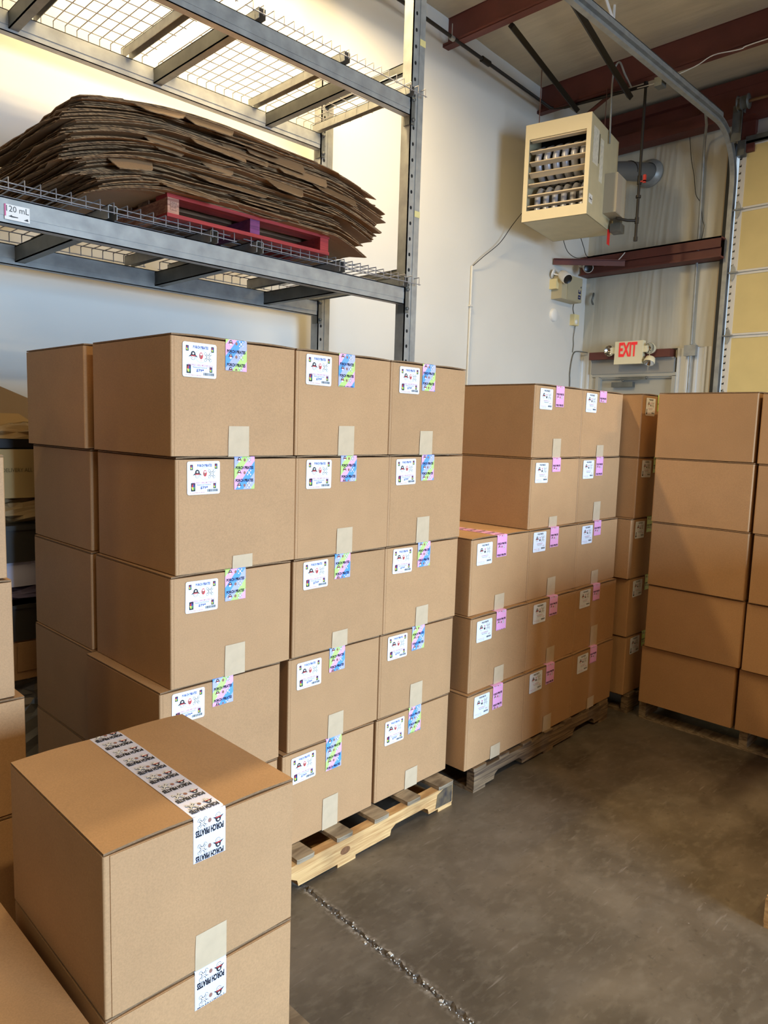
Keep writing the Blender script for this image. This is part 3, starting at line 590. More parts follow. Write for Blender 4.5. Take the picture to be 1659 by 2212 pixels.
def pallet(name, lab, loc, rotz, L, D, wood_, stain=False, H=.114, boards=7, wmul=1.0, deckm=None):
    t = thing(name, lab, 'pallet', loc, rotz)
    th = .016; deckm = deckm or wood_
    for i, y in enumerate((0, D/2-.02, D-.04)):
        o = obj('stringer', MB().prism(stringer_pts(L, th, H-th), y, y+.04, 'y'), wood_, t)
        if i == 0 and stain:
            kb = MB()
            kb.prism([(stain+.024*math.cos(a*math.pi/8), .055+.014*math.sin(a*math.pi/8)) for a in range(16)], -.001, .001, 'y')
            obj('knot', kb, mat('wood_knot', (128, 84, 48), .8, noise=.4, nscale=60), o)
            obj('stain', MB().prism([(L-.11, .022), (L-.004, .02), (L-.004, .096), (L-.05, .097), (L-.10, .08)], -.001, .0005, 'y'), mat('black_scuff', (40, 40, 46), .5, noise=.5, nscale=22, rgb2=(120, 100, 70)), o)
    rr = random.Random(sum(map(ord, lab)))
    pitch = (L-.09)/(boards-1)
    for i in range(boards):
        x = pitch*i-.003; wd = (.094 if i in (0, boards-1) else .078)*wmul
        a = rr.uniform(-.006, .006)
        if i == boards-1: x = L-wd
        obj('deck_board', MB().prism([(x, .004+a), (x+.008, a), (x+wd-.008, a), (x+wd, .004+a), (x+wd, D-.004), (x, D-.004)], H-th, H, 'z'), deckm, t)
    for x in (0, L/2-.045, L-.09): obj('bottom_board', MB().box(x, .002, 0, x+.09, D-.002, th), wood_, t)
    return t
pallet('wooden_pallet', 'clean pine pallet with a knot and blackened corner under the nearest tall stack', (-.072, -.105, 0), .017, 1.22, 1.02, PINE, stain=.60, deckm=GREYW)
pallet('wooden_pallet', 'dark weathered pallet under the stack with pink tape', (1.295, -.085, 0), .02, 1.24, 1.02, OLDW)
# pallets seen from their ends: boards run along Y
pallet('wooden_pallet', 'dusty pallet under the plain brown stack at the right edge', (2.69, -1.29, 0), 0, 1.02, 1.12, GREYW, boards=6)
pallet('wooden_pallet', 'shadowed pallet under the narrow stack between two bigger stacks', (2.69, -.10, 0), 0, 1.02, 1.12, OLDW)
pallet('wooden_pallet', 'pallet hidden below the two nearest cartons', (-1.12, -.70, 0), 0, 1.02, .60, GREYW)
pallet('wooden_pallet', 'pallet below the pale stack at the left edge', (-1.47, .17, 0), 0, 1.02, 1.02, GREYW)
pallet('wooden_pallet', 'corner of a pallet peeking in at the right edge of the floor', (1.312, -2.32, 0), 0, 1.22, 1.05, PINE)

# red pallet on the shelf
rp = thing('red_pallet', 'small red painted pallet on the lower wire shelf', 'pallet', (.485, 1.10, 2.4755))
for i, x in enumerate((0, .43, .865)):
    o = obj('stringer', MB().box(x, .004, .016, x+.055, .78, .082), [wood('raw_end_wood', (196, 146, 116), (150, 96, 78)), PURW, REDW][i], rp)
    if i == 0: obj('stamp', MB().box(.012, .002, .030, .043, .004, .066), mat('faded_stamp', (120, 84, 72), .8, noise=.6, nscale=120, rgb2=(190, 142, 116)), o)
    o['label'] = ['bare wood stringer end with a faded stamp', 'purple painted stringer', 'red painted stringer'][i]
for k, y in enumerate((0, .17, .34, .51, .68)):
    obj('deck_board', MB().box(-.004, y, .082, .924, y+.10, .098), REDW if k == 0 else BRW, rp)
for y in (0, .35, .68): obj('bottom_board', MB().box(-.004, y, 0, .924, y+.10, .016), REDW if y == 0 else BRW, rp)

# ------------------------------------------------------------------ pile of flattened boxes
def sheet_mesh(i, n, z, thick, rr):
    t = i/n
    u1c = [1.60]*6+[1.50]*3+[1.74]*7+[1.62]*3+[1.78]*4+[1.70]*3; u0c = [.14]*5+[.10]*5+[.03]*5+[.08]*5+[.05]*3+[.11]*3
    U0 = u0c[i]+rr.uniform(-.035, .035); U1 = u1c[i]+rr.uniform(-.07, .03)
    cl = [0]*6+[1]*3+[2]*7+[3]*3+[4]*4+[5]*3; ph = rr.uniform(0, 6); am = rr.uniform(.001, .0035); dq = (cl[i]*37 % 5)/5.0
    YF = 1.085+rr.uniform(-.045, .04)+(.02 if cl[i] in (1, 3) else 0); YB = 1.97+rr.uniform(-.04, .05); skew = rr.uniform(-.03, .03)
    mb = MB()
    def zz(x, y, zb):
        s = zb+am*math.sin(x*9+ph)+am*.6*math.sin(y*11+ph)
        dl = max(0, .46-x); dr = max(0, x-1.40)
        s -= (.55*dl*dl+.06*dl)*(1-.45*t); s -= (.50*dr*dr+.22*dr)*(1-.55*t)*(1-.25*dq)
        s -= .02*(((x-.9)/.85)**2)*t
        s -= max(0, 1.16-y)*.16*(1+math.sin(ph+x*4))*.5
        return s
    SR = rr
    plies = 3 if rr.random() < .35 else 2; pt = .0042
    for p in range(plies):
        u0 = U0+rr.uniform(-.02, .02); u1 = U1+rr.uniform(-.04, .02); yf0 = YF+rr.uniform(-.004, .006); yb = YB
        nst = 2+(p == 0); steps = sorted(SR.uniform(0, 1) for _ in range(nst)); offs = [SR.uniform(-.035, .04) for _ in range(nst+1)]
        nx, ny = 46, 6
        jag = [rr.gauss(0, .0008) for _ in range(nx+1)]; je = [[rr.gauss(0, .012) for _ in range(ny+1)] for _ in (0, 1)]
        tear = [0]*(nx+1)
        if rr.random() < .5:
            c = rr.randrange(4, nx-4)
            for k in range(-2, 3): tear[c+k] = -.018*(3-abs(k))/3
        def yf(a):
            u = a/nx; k = sum(1 for q in steps if u > q); return yf0+offs[k]+skew*(u-.5)+jag[a]+tear[a]
        base = z+p*(pt+.0006); top, bot = [], []
        for b in range(ny+1):
            v = (b/ny)**1.4
            for a in range(nx+1):
                u = a/nx; x = u0+(u1-u0)*u
                if a == 0: x += je[0][b]
                if a == nx: x += je[1][b]
                y = yf(a)+(yb-yf(a))*v
                curl = (-.012*abs(tear[a])/.018 if b == 0 else 0)
                q = zz(x, y, base)+curl; top.append((x, y, q+pt)); bot.append((x, y, q))
        N = (nx+1)*(ny+1); f = []
        for b in range(ny):
            for a in range(nx):
                q = b*(nx+1)+a; f += [(q, q+1, q+nx+2, q+nx+1), (N+q+nx+1, N+q+nx+2, N+q+1, N+q)]
        mb.add(top+bot, f, 0, False)
        e = []
        for a in range(nx): e += [(N+a, N+a+1, a+1, a), (ny*(nx+1)+a, ny*(nx+1)+a+1, N+ny*(nx+1)+a+1, N+ny*(nx+1)+a)]
        for b in range(ny):
            q = b*(nx+1); e.append((q, q+nx+1, N+q+nx+1, N+q)); q += nx; e.append((N+q, N+q+nx+1, q+nx+1, q))
        mb.add(top+bot, e, 1)
    return mb
def edge_mat():
    m = bpy.data.materials.new('fluted_edge'); m.use_nodes = True; nt = m.node_tree; b = nt.nodes['Principled BSDF']; b.inputs['Roughness'].default_value = .85; L = nt.links
    tc = nt.nodes.new('ShaderNodeTexCoord'); n = nt.nodes.new('ShaderNodeTexNoise'); mp = nt.nodes.new('ShaderNodeMapping'); mp.inputs['Scale'].default_value = (25, 25, 500); L.new(tc.outputs['Object'], mp.inputs[0]); L.new(mp.outputs[0], n.inputs[0]); n.inputs['Scale'].default_value = 1
    cr = nt.nodes.new('ShaderNodeValToRGB'); cr.color_ramp.elements[0].position = .4; cr.color_ramp.elements[0].color = lin((78, 58, 38)); cr.color_ramp.elements[1].position = .6; cr.color_ramp.elements[1].color = lin((158, 124, 86)); L.new(n.outputs[0], cr.inputs[0]); L.new(cr.outputs[0], b.inputs['Base Color'])
    bp = nt.nodes.new('ShaderNodeBump'); bp.inputs['Strength'].default_value = .5; bp.inputs['Distance'].default_value = .003; L.new(n.outputs[0], bp.inputs['Height']); L.new(bp.outputs[0], b.inputs['Normal'])
    return m
FLU = edge_mat()
ORD_ = ['bottom', 'second', 'third', 'fourth', 'fifth', 'sixth', 'seventh', 'eighth', 'ninth', 'tenth', 'eleventh', 'twelfth', 'thirteenth', 'fourteenth']
NS = 26; z = 2.5755
for i in range(NS):
    rr = random.Random(100+i); thick = rr.choice([.006, .008, .009, .011]); pitch = .0132
    o = obj('flattened_box', sheet_mesh(i, NS, z, thick, rr), [KR2, FLU])
    if i == 0: lab = 'bottom flattened cardboard box, resting on the red pallet'
    elif i == NS-1: lab = 'topmost flattened cardboard box of the pile on the red pallet'
    elif i < 13: lab = 'flattened cardboard box, %s layer up from the red pallet' % ORD[i]
    else: lab = 'flattened cardboard box, %s layer down from the top of the pile' % ORD[NS-1-i]
    tag(o, lab, 'cardboard', 'flattened boxes piled on the shelf')
    if i in (9, 14, 19, 22):
        yy = 1.30 if i != 22 else 1.25; x = min(v.co.x for v in o.data.vertices)
    if i in (2, 4, 6, 8, 11, 13, 15, 17, 19, 21, 23, 25):
        for q in range(rr.choice([1, 2])):
            xa = rr.uniform(.12, 1.25); ln = rr.uniform(.18, .42); dp = rr.uniform(.05, .10); c = rr.uniform(.01, .05)
            ym = min(v.co.y for v in o.data.vertices if xa < v.co.x < xa+ln)+.014; zm = [v.co.z for v in o.data.vertices if abs(v.co.x-xa) < .03 and v.co.y < ym+.05]
            zm2 = [v.co.z for v in o.data.vertices if abs(v.co.x-xa-ln) < .03 and v.co.y < ym+.05]
            if not zm or not zm2: continue
            tilt = rr.uniform(.35, .9); sl = (sum(zm2)/len(zm2)-sum(zm)/len(zm))/ln
            pts = [(0, 0), (ln, 0), (ln-c, -dp*.8), (ln-c*1.6, -dp), (c*1.4, -dp*rr.uniform(.8, 1)), (c, -dp*.7)]
            mb = MB(); V_ = [(x, y*math.cos(tilt), y*math.sin(tilt)+sl*x+dz) for dz in (.004, 0) for x, y in pts]; n_ = len(pts)
            mb.add(V_, [tuple(range(n_))[::-1], tuple(range(n_, 2*n_))], 0); mb.add(V_, [(k, (k+1) % n_, n_+(k+1) % n_, n_+k) for k in range(n_)], 1)
            obj('flap', mb, [KR2, FLU], o, (xa, ym, sum(zm)/len(zm)-.003))
    z += pitch

# ------------------------------------------------------------------ cartons
BW, BD, BH = .443, .495, .341
def rpoly(x0, y0, x1, y1, r, n=3):
    pts = []
    for cx, cy, a0 in ((x1-r, y0+r, -90), (x1-r, y1-r, 0), (x0+r, y1-r, 90), (x0+r, y0+r, 180)):
        for k in range(n+1):
            a = math.radians(a0+90*k/n); pts.append((cx+r*math.cos(a), cy+r*math.sin(a)))
    return pts
body = MB().prism(rpoly(0, 0, BW, BD, .005), .002, BH-.007, 'z')
BODY0 = MB(); BODY0.add(body.v, body.f); BODY0.sm = body.sm[:]; BODY0.box(.013, -.0022, .003, BW-.004, .001, BH-.008); BODY0 = BODY0.mesh('carton_body', KR)
body.box(.010, -.0008, .003, BW-.004, .001, BH-.008)
BODY = body.mesh('carton_body', KR)
def flap(side):
    mb = MB(); nx, ny = 5, 8; x0, x1 = (.0015, BW/2-.001) if side == 0 else (BW/2+.001, BW-.0015); y0, y1 = .0, BD-.002; top = []; bot = []
    for b in range(ny+1):
        for a in range(nx+1):
            u = a/nx; v = b/ny; uu = u if side == 0 else 1-u
            e = .0035*math.sin(math.pi*min(1, uu*1.0))*(1-.6*math.sin(math.pi*v)); zt = BH-.004+e
            x = x0+(x1-x0)*u; y = y0+(y1-y0)*v; top.append((x, y, zt+.0035)); bot.append((x, y, zt-.001))
    N = (nx+1)*(ny+1); f = []
    for b in range(ny):
        for a in range(nx):
            q = b*(nx+1)+a; f += [(q, q+1, q+nx+2, q+nx+1), (N+q+nx+1, N+q+nx+2, N+q+1, N+q)]
    mb.add(top+bot, f, 0, True); e = []
    for a in range(nx): e += [(N+a, N+a+1, a+1, a), (ny*(nx+1)+a, ny*(nx+1)+a+1, N+ny*(nx+1)+a+1, N+ny*(nx+1)+a)]
    for b in range(ny):
        q = b*(nx+1); e.append((q, q+nx+1, N+q+nx+1, N+q)); q += nx; e.append((N+q, N+q+nx+1, q+nx+1, q))
    mb.add(top+bot, e, 1); return mb.mesh('carton_flap', [KR, EDGE])
FL = [flap(0), flap(1)]

def clip(poly, lo, hi):
    for (lim, sgn) in ((lo, 1), (hi, -1)):
        out = []
        for i in range(len(poly)):
            a, b = poly[i-1], poly[i]; ia = (a[1]-lim)*sgn >= 0; ib = (b[1]-lim)*sgn >= 0
            if ia != ib:
                t = (lim-a[1])/(b[1]-a[1]); out.append((a[0]+t*(b[0]-a[0]), lim))
            if ib: out.append(b)
        poly = out
        if len(poly) < 3: return None
    return poly
def circ(cx, cy, rx, ry, n=12): return [(cx+rx*math.cos(2*math.pi*k/n), cy+ry*math.sin(2*math.pi*k/n)) for k in range(n)]
PP = text_polys('PORCH PIRATES', 1.0, 1.0, 0, 0, .055)
def bones(cx, cy, s):
    out = []
    for layer, g in ((0, 1.0), (1, .74)):
        mi = 0 if layer == 0 else 1; w = .10*s*(1 if layer == 0 else .45)
        for sx in (-1, 1):
            for sy in (-1, 1):
                out.append((circ(cx+sx*.36*s, cy+sy*.30*s, .10*s*g, .13*s*g, 8), mi, layer)); out.append((circ(cx+sx*.27*s, cy+sy*.39*s, .12*s*g, .10*s*g, 8), mi, layer))
        for sx in (-1, 1):
            dx, dy = .3*s, .33*s*sx; L = math.hypot(dx, dy); nx_, ny_ = -dy/L*w, dx/L*w
            out.append(([(cx-dx+nx_, cy-dy+ny_), (cx-dx-nx_, cy-dy-ny_), (cx+dx-nx_, cy+dy-ny_), (cx+dx+nx_, cy+dy+ny_)], mi, layer))
        out.append((circ(cx, cy, .21*s*(g if layer == 0 else .82), .20*s*(g if layer == 0 else .82)), mi, layer+.2))
    out += [(circ(cx-.07*s, cy+.01*s, .04*s, .04*s, 6), 0, 2), (circ(cx+.07*s, cy+.01*s, .04*s, .04*s, 6), 0, 2)]
    return out
def hatface(cx, cy, s):
    return [(circ(cx, cy-.20*s, .27*s, .24*s), 0, 0), (circ(cx, cy-.20*s, .24*s, .21*s), 1, 1),
            ([(cx-.58*s, cy-.12*s), (cx-.30*s, cy-.06*s), (cx+.30*s, cy-.06*s), (cx+.58*s, cy-.12*s), (cx+.30*s, cy+.12*s), (cx+.24*s, cy+.38*s), (cx+.08*s, cy+.5*s), (cx-.08*s, cy+.5*s), (cx-.24*s, cy+.38*s), (cx-.30*s, cy+.12*s)], 0, 2),
            ([(cx-.3*s, cy-.04*s), (cx+.3*s, cy-.04*s), (cx+.28*s, cy+.06*s), (cx-.28*s, cy+.06*s)], 2, 3), (circ(cx, cy+.25*s, .13*s, .11*s, 8), 1, 3),
            (circ(cx-.1*s, cy-.22*s, .04*s, .04*s, 6), 0, 3), (circ(cx+.1*s, cy-.22*s, .04*s, .04*s, 6), 0, 3)]
TW = .0755
def tape_pattern(kind, lo, hi):
    """2D polygons (u across, s along; s=0 at the top front edge, negative down the face)"""
    per, th, ih = {'rain': (.0385, .0098, .0165), 'pink': (.052, .0095, .016), 'lilac': (.056, .0150, .021), 'lime': (.05, .009, .016)}[kind]
    flip = kind == 'lilac'; out = []; k0 = int(lo/per)-2; k1 = int(hi/per)+2
    for k in range(k0, k1):
        c = k*per+{'rain': .004, 'pink': .012, 'lilac': .018, 'lime': .0}[kind]
        it = [([(x*.066, y*th) for x, y in p], 0, 0) for p in PP]
        dy = -(th/2+ih*.62)
        it += hatface(-.020, dy, ih*1.05); it += [(circ(0.0, dy, .0042, .0050), 3, 0)]; it += bones(.017, dy, ih*1.15)
        for p, m_, l in it:
            if flip: p = [(-x, -y) for x, y in p]
            p = [(x, y+c) for x, y in p]
            p = clip(p, lo, hi)
            if p: out.append((p, m_, l))
    return out
EPS = .00022
TM = {'rain': RAIN, 'pink': PINK, 'lilac': LILAC, 'lime': LIME}
CACHE = {}
def tape_meshes(kind, ln, top):
    key = (kind, ln, top)
    if key in CACHE: return CACHE[key]
    yf = -.0030; zt = BH+.0012; mb = MB()
    prof = [(yf, zt-ln), (yf, zt-.004), (yf+.0015, zt-.0012), (yf+.004, zt)]+([(BD*.25, zt+.0008), (BD*.5, zt-.0003), (BD*.75, zt+.0008), (BD-.002, zt)] if top else [(.03, zt)])
    vs = [(x, y, z_) for y, z_ in prof for x in (-TW/2, TW/2)]
    mb.add(vs, [(2*i, 2*i+1, 2*i+3, 2*i+2) for i in range(len(prof)-1)], 0, True)
    t = mb.mesh('top_tape', TM[kind]); pm = MB()
    for p, m_, l in tape_pattern(kind, -ln+.001, -.002): pm.add([(x, yf-EPS*(l+1), zt+s) for x, s in p], [tuple(range(len(p)))], m_)
    if top:
        for p, m_, l in tape_pattern(kind, .002, BD-.004): pm.add([(x, s, zt+.0011+EPS*(l+1)) for x, s in p], [tuple(range(len(p)))], m_)
    CACHE[key] = (t, pm.mesh('tape_print', INK)); return CACHE[key]
def btape_mesh(ln):
    key = ('b', ln)
    if key not in CACHE:
        mb = MB(); y = -.0030; vs = []
        for i, z_ in enumerate((0, ln*.5, ln)):
            vs += [(-TW/2+(.002 if i == 2 else 0), y-(.0006 if i == 1 else 0), z_), (TW/2, y, z_+(.001 if i == 2 else 0))]
        mb.add(vs, [(0,1,3,2), (2,3,5,4)]); mb.add([(-TW/2, y, 0), (TW/2, y, 0), (TW/2, .03, .0008), (-TW/2, .03, .0008)], [(0,1,2,3)])
        CACHE[key] = mb.mesh('bottom_tape', PTAPE)
    return CACHE[key]
LW, LH = .111, .096
def card(cx, cy, s):
    w, h = .5*s, .85*s
    return [([(cx-w/2, cy-h/2), (cx+w/2, cy-h/2), (cx+w/2, cy+h/2), (cx-w/2, cy+h/2)], 0, 0),
            ([(cx-w*.36, cy), (cx, cy), (cx, cy+h*.36), (cx-w*.25, cy+h*.32)], 2, 1), ([(cx, cy), (cx+w*.42, cy), (cx+w*.2, cy+h*.34), (cx, cy+h*.36)], 4, 1),
            ([(cx-w*.42, cy), (cx-w*.2, cy-h*.34), (cx, cy-h*.36), (cx, cy)], 5, 1), ([(cx, cy-h*.36), (cx+w*.25, cy-h*.32), (cx+w*.36, cy), (cx, cy)], 6, 1)]
def tx(s, w, h, cx, cy, mi, off=.01): return [(p, mi, 0) for p in text_polys(s, w, h, cx, cy, off, 1)]
def barcode(x0, y0, w, h):
    rr = random.Random(3); out = []; x = 0
    while x < w:
        b = rr.choice([.0008, .0014, .002]); out.append(([(x0+x, y0), (x0+x+b, y0), (x0+x+b, y0+h), (x0+x, y0+h)], 0, 0)); x += b+rr.choice([.0008, .0016])
    return out
def label_mesh(kind):
    a = []; 
    a += tx('PORCH PIRATES', .050, .0085, .003, .036 if kind == 'rain' else .038, 4 if kind == 'rain' else 0, .03)
    if kind == 'rain':
        ring = circ(.004, .012, .0185, .0185, 24)
        for k in range(24):
            p, q = ring[k], ring[(k+1) % 24]; c = (.004, .012)
            a.append(([p, q, (c[0]+(q[0]-c[0])*.975, c[1]+(q[1]-c[1])*.975), (c[0]+(p[0]-c[0])*.975, c[1]+(p[1]-c[1])*.975)], 8, 0))
        a += hatface(-.022, .011, .026); a += bones(.027, .011, .027); a.append((circ(.004, .013, .0062, .0095, 12), 2, 1)); a.append((circ(.004, .017, .004, .003, 8), 1, 2)); a.append((circ(.002, .011, .003, .004, 6), 3, 2)); a.append((circ(.004, -.001, .0011, .0011, 6), 2, 1))
        a += card(-.041, .031, .018); a += card(.042, .033, .018); a += card(-.036, -.026, .028); a += card(.037, -.024, .018)
        a += tx('THE WILD CARD MYSTERY BOX', .084, .0042, .002, -.0135, 7); a.append(([(-.04, -.0172), (.044, -.0172), (.044, -.0166), (-.04, -.0166)], 7, 0))
        a += tx('Returns and Overstock', .046, .0035, .001, -.020, 4)
        a += tx('$79*', .026, .0095, .001, -.0285, 4, .03); a += barcode(.012, -.041, .036, .0075); a += tx('ALL SALES FINAL NO REFUNDS', .052, .0024, -.021, -.0425, 2)
    else:
        a += hatface(-.024, .014, .026); a += bones(.027, .014, .030)
        a.append(([(-.004, .004), (.005, .004), (.006, .013), (-.004, .013)], 0, 0)); a.append((circ(.001, .020, .0035, .0045, 8), 7, 0))
        a += tx('CLASSIC MYSTERY BOX', .052, .0042, .001, -.0085, 7); a += tx('Returns and Overstock', .038, .0035, .001, -.015, 0); a += tx('$59.99', .014, .0055, .036, -.0205, 2)
        a += barcode(.016, -.036, .03, .0075); a += tx('Original Box Value', .050, .0035, -.024, -.034, 7); a += tx('not for resale', .034, .0026, -.016, -.040, 8)
        if kind == 'thermo': a += [([(-.046, -.036), (-.040, -.036), (-.040, -.012), (-.046, -.012)], 0, 1), (circ(-.043, -.036, .007, .006, 8), 0, 1)]
    pm = MB()
    for p, m_, l in a: pm.add([(u, -.0012-EPS*(l+1), v) for u, v in p], [tuple(range(len(p)))], m_)
    return pm.mesh('label_print', INK)
lb = MB().prism(rpoly(-LW/2, -LH/2, LW/2, LH/2, .006, 4), -.0011, -.0004, 'y'); LBL = lb.mesh('shipping_label', LABEL)
LP = {k: label_mesh(k) for k in ('rain', 'pink', 'thermo')}
RB = random.Random(21)
def carton(lab, group, x, y, z0, z1, rot=0, kind=None, tl=.09, bl=.08, tdx=0, bdx=0, top=False, label=True, w=BW, d=BD, bt=True, lkind=None):
    t = thing('carton', lab, 'box', (x, y, z0), rot, group); t.scale = (w/BW, d/BD, (z1-z0-.001)/BH)
    link('body', BODY0 if group == 'foreground cartons' else BODY, t); link('flap', FL[0], t); link('flap', FL[1], t)
    if kind:
        a, b = tape_meshes(kind, round(tl, 2), top)
        o = link('top_tape', a, t, (BW/2+tdx, 0, 0)); link('tape_print', b, o)
        if bt: link('bottom_tape', btape_mesh(round(bl, 2)), t, (BW/2+bdx, 0, 0))
        if label:
            o = link('shipping_label', LBL, t, (.094+RB.uniform(-.006, .008), -.0024, BH-.012-LH/2-RB.uniform(0, .012)), (0, RB.uniform(-.02, .02), 0)); link('label_print', LP[lkind or kind], o)
    return t
ROWN = ['top row', 'second row', 'third row', 'fourth row', 'bottom row']
COLN = ['left column', 'middle column', 'right column']
def rot2(px, py, a, ox, oy=0): c, s = math.cos(a), math.sin(a); return ox+c*(px-ox)-s*(py-oy), oy+s*(px-ox)+c*(py-oy)
# nearest tall stack: five rows by three
G1 = 'cartons with striped tape in the nearest tall stack'
tops = [1.835, 1.487, 1.139, .797, .459]; bots = tops[1:]+[.114]
yv = [-.013, -.008, -.005, 0, 0]
xs = [(-.128, .320, .764), (-.112, .331, .775), (-.127, .328, .7725), (-.161, .318, .7635), (-.165, .298, .7565)]
TL = [(.093, .113, .099), (.095, .09, .10), (.105, .085, .095), (.09, .09, .10), (.1, .12, .11)]
BL = [(.088, .10, .09), (.035, .085, .10), (.10, .055, .08), (.09, .09, .10), (.09, .115, .08)]
TX = [(-.006, .0, -.012), (.015, .012, -.004), (.0, .0, .0), (-.006, .0, -.004), (0, .012, .0)]
BX = [(.005, .005, -.015), (.01, 0, -.02), (0, -.005, 0), (0, 0, -.005), (0, 0, -.01)]
for r in range(5):
    for c in range(3):
        x, y = rot2(xs[r][c], yv[r], .017, 1.2)
        carton('brown carton with striped pastel tape, %s, %s of the nearest tall stack' % (ROWN[r], COLN[c]), G1, x, y, bots[r], tops[r], .017+[.0, .004, -.004][(r+c) % 3], 'rain', TL[r][c], BL[r][c], TX[r][c], BX[r][c], top=(r == 0))
    x, y = rot2([-.137, -.122, -.131, -.138, -.14][r], [1.024, 1.02, 1.007, 1.0, 1.0][r]-BD, .017, 1.2)
    carton('plain side of brown carton behind the left column of the nearest stack, %s' % ROWN[r], 'cartons behind the nearest stack', x, y, bots[r], tops[r], .017)
# second stack: pink tape
G2 = 'cartons with pink tape in the second stack'
tops = [1.812, 1.467, 1.129, .79, .455]; bots = tops[1:]+[.114]
TL2 = [(None, .095, .06), (None, .075, .095), (.10, .10, .08), (.09, .10, .09), (.11, .095, .09)]
BL2 = [(None, .085, .06), (None, .05, .10), (.07, .085, .07), (.08, .08, .11), (.055, .08, .06)]
X2 = [(None, 1.735, 2.180), (None, 1.722, 2.168), (1.267, 1.712, 2.158), (1.257, 1.702, 2.148), (1.236, 1.681, 2.128)]
Y2 = [0.0, -.01, -.027, -.05, -.066]
for r in range(5):
    for c in range(3):
        if X2[r][c] is None: continue
        yy = Y2[r]+(X2[r][c]-X2[r][1])*.02
        carton('brown carton with pink tape, %s, %s of the second stack' % (ROWN[r], COLN[c]), G2, X2[r][c], yy, bots[r], tops[r], .02, 'pink', TL2[r][c], BL2[r][c], [.0, .0, -.01][c], [.0, -.005, -.01][c], top=(r == 0 or (r == 2 and c == 0)))
# third stack: narrow, only its label edge shows
for r in range(5):
    carton('brown carton with temperature label and lime tape, %s of the narrow stack' % ROWN[r], 'cartons in the narrow stack', [2.64, 2.64, 2.612, 2.64, 2.65][r], -.086, bots[r], tops[r], 0, 'lime', .09, .07, 0, 0, top=(r == 0), lkind='thermo', bt=False)
# fourth stack: plain sides towards the aisle
tops = [1.813, 1.47, 1.13, .787, .44]; bots = tops[1:]+[.114]
for r in range(5):
    xo = [2.611, 2.607, 2.603, 2.614, 2.637][r]; yo = [-.190, -.199, -.205, -.207, -.186][r]
    carton('plain brown carton side, %s of the right-hand stack, nearer the wall' % ROWN[r], 'plain cartons in the right-hand stack', xo, yo-BD, bots[r], tops[r], 0)
    g_ = [.018, .018, .022, .012, .018][r]
    carton('plain brown carton cut by the right picture edge, %s' % ROWN[r], 'plain cartons at the right picture edge', xo+.004, yo-2*BD-g_, bots[r]-.004 if r < 4 else bots[r], tops[r]-.004, 0)
# foreground cartons
carton('brown carton with lilac printed tape on top, nearest to the camera', 'foreground cartons', -.626, -.686, .455, .794, 0, 'lilac', .10, .08, .002, .006, top=True, label=False, bt=True)
carton('brown carton directly beneath the nearest taped carton', 'foreground cartons', -.626, -.684, .114, .454, -.004, 'lilac', .085, .06, .006, 0, label=False)
carton('plain brown carton at the bottom left corner of the photo', 'foreground cartons', -1.09, -.676, .114, .454, .01, None)
# pale stack on the left edge
for r, (x1, zt, zb) in enumerate([(-.514, 1.83, 1.49), (-.498, 1.486, 1.146), (-.487, 1.142, .806), (-.462, .802, .462), (-.475, .458, .114)]):
    carton('pale carton at the left picture edge, %s' % ROWN[r], 'pale cartons at the left edge', x1-BW, .19, zb, zt, 0)
# cartons on the pallet at the right, just out of the picture
for r in range(3):
    for c in range(3):
        carton('carton beyond the right picture edge, %s layer, %s one' % (['bottom', 'middle', 'top'][r], ['nearest', 'middle', 'farthest'][c]), 'cartons beyond the right picture edge', 1.42+c*.46, -1.33-BD-.06, .114+r*.343, .455+r*.343, 0)
        

# ------------------------------------------------------------------ clutter seen in the gap left of the nearest stack
def blob(name, lab, cat, loc, sx, sy, sz, m, seed):
    rr = random.Random(seed); mb = MB(); nu, nv = 16, 10; vs = []; hh = [[rr.uniform(.7, 1.12) for _ in range(nu)] for _ in range(nv+1)]
    for j in range(nv+1):
        t = j/nv*math.pi
        for i in range(nu):
            a = 2*math.pi*i/nu; q = hh[j][i]; vs.append((loc[0]+sx*q*math.sin(t)*math.cos(a), loc[1]+sy*q*math.sin(t)*math.sin(a), loc[2]+sz+max(-sz, -sz*math.cos(t)*(q if t > 1.5 else 1))))
    mb.add(vs, [(j*nu+i, j*nu+(i+1) % nu, (j+1)*nu+(i+1) % nu, (j+1)*nu+i) for j in range(nv) for i in range(nu)], 0, False)
    return tag(obj(name, mb, m), lab, cat)
PLAS = mat('clear_plastic_film', (150, 150, 148), .25, transmission=.35); DTOTE = mat('dark_tote', (50, 50, 48), .45)
blob('plastic_bag', 'crumpled grey plastic bag on the floor behind the left stack', 'bag', (.0, 1.35, 0), .20, .12, .17, PLAS, 1)
blob('plastic_bag', 'crumpled clear plastic bag on top of the floor bag', 'bag', (.02, 1.40, .34), .20, .12, .07, PLAS, 2)
t = thing('open_carton', 'dim brown carton above the plastic bags in the gap', 'box', (-.26, 1.25, .48)); obj('body', MB().box(0, 0, 0, .48, .34, .17), KR2, t); obj('flap', MB().box(.12, -.004, .04, .48, .0, .17, 0, Matrix.Rotation(.15, 4, 'X')), KR2, t)
t = thing('storage_tote', 'dark lower tote in the gap left of the nearest stack', 'tote', (-.26, 1.24, .652)); obj('body', MB().box(0, 0, 0, .5, .36, .155).box(-.01, -.01, .14, .51, .37, .155), DTOTE, t)
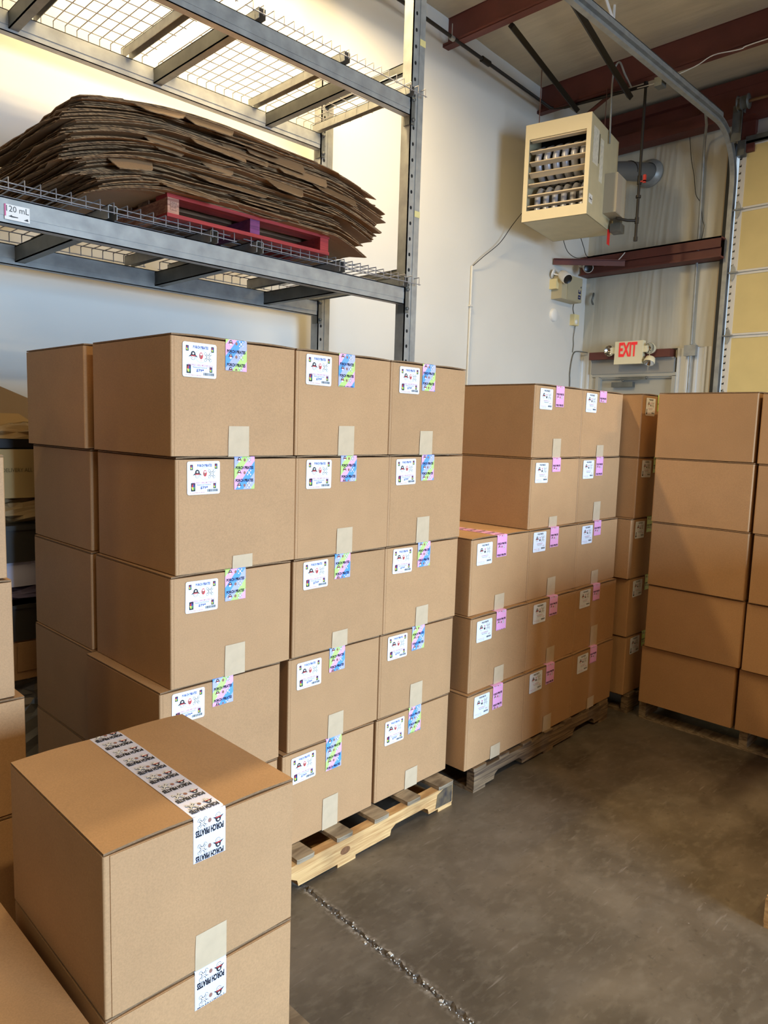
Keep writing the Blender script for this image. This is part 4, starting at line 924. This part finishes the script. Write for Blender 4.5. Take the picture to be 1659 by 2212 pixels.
blob('plastic_wrap', 'purple-grey glossy plastic wrap lying on the dark tote', 'wrap', (-.05, 1.34, .808), .20, .10, .035, mat('violet_film', (110, 104, 130), .25), 4)
mb = MB().box(-.26, 1.26, .880, .22, 1.50, .985); tag(obj('white_box', mb, mat('bluish_white', (186, 190, 214), .5)), 'bluish white box lying between the dark totes', 'box')
t = thing('storage_tote', 'dark upper tote in the gap left of the nearest stack', 'tote', (-.26, 1.24, .987)); obj('body', MB().box(0, 0, 0, .5, .36, .135).box(-.01, -.01, .135, .51, .37, .155), DTOTE, t)
blob('paper_wrap', 'crumpled tan paper above the dark tote', 'wrap', (-.03, 1.33, 1.143), .20, .10, .055, mat('tan_paper', (168, 146, 108), .7), 6)
t = thing('printed_carton', 'tan carton with a faint printed line in the gap', 'box', (-.26, 1.24, 1.255)); obj('body', MB().box(0, 0, 0, .5, .36, .20), mat('tan_board', (170, 150, 104), .7), t)
mb = MB()
for p in text_polys('DELIVERY ALL ITEMS', .17, .016, .17, .115): mb.add([(u, -.002, v) for u, v in p], [tuple(range(len(p)))])
obj('lettering', mb, mat('faded_print', (96, 84, 50), .7), t)
t = thing('black_tray', 'black plastic tray on the tan carton', 'tray', (-.24, 1.24, 1.456)); obj('tray', MB().box(0, 0, 0, .44, .3, .004).box(0, 0, 0, .44, .006, .04).box(0, .294, 0, .44, .3, .04).box(0, 0, 0, .006, .3, .04).box(.434, 0, 0, .44, .3, .04), BLACKP, t)
blob('paper_wrap', 'crumpled kraft paper in the black tray', 'wrap', (-.05, 1.36, 1.462), .17, .09, .05, mat('kraft_paper', (184, 156, 112), .7), 8)
t = thing('open_carton', 'greyish opened carton flaps standing above the tray', 'box', (-.30, 1.50, 1.45))
obj('body', MB().prism([(0, 0), (.52, 0), (.52, .14), (.12, .30), (0, .34)], 0, .006, 'y').box(0, 0, 0, .52, .3, .006), mat('grey_kraft', (160, 140, 118), .7), t)
obj('flap', MB().prism([(0, .15), (.26, .15), (.40, .06), (.40, .0), (0, .0)], -.06, -.054, 'y'), mat('kraft_paper', (184, 156, 112), .7), t)
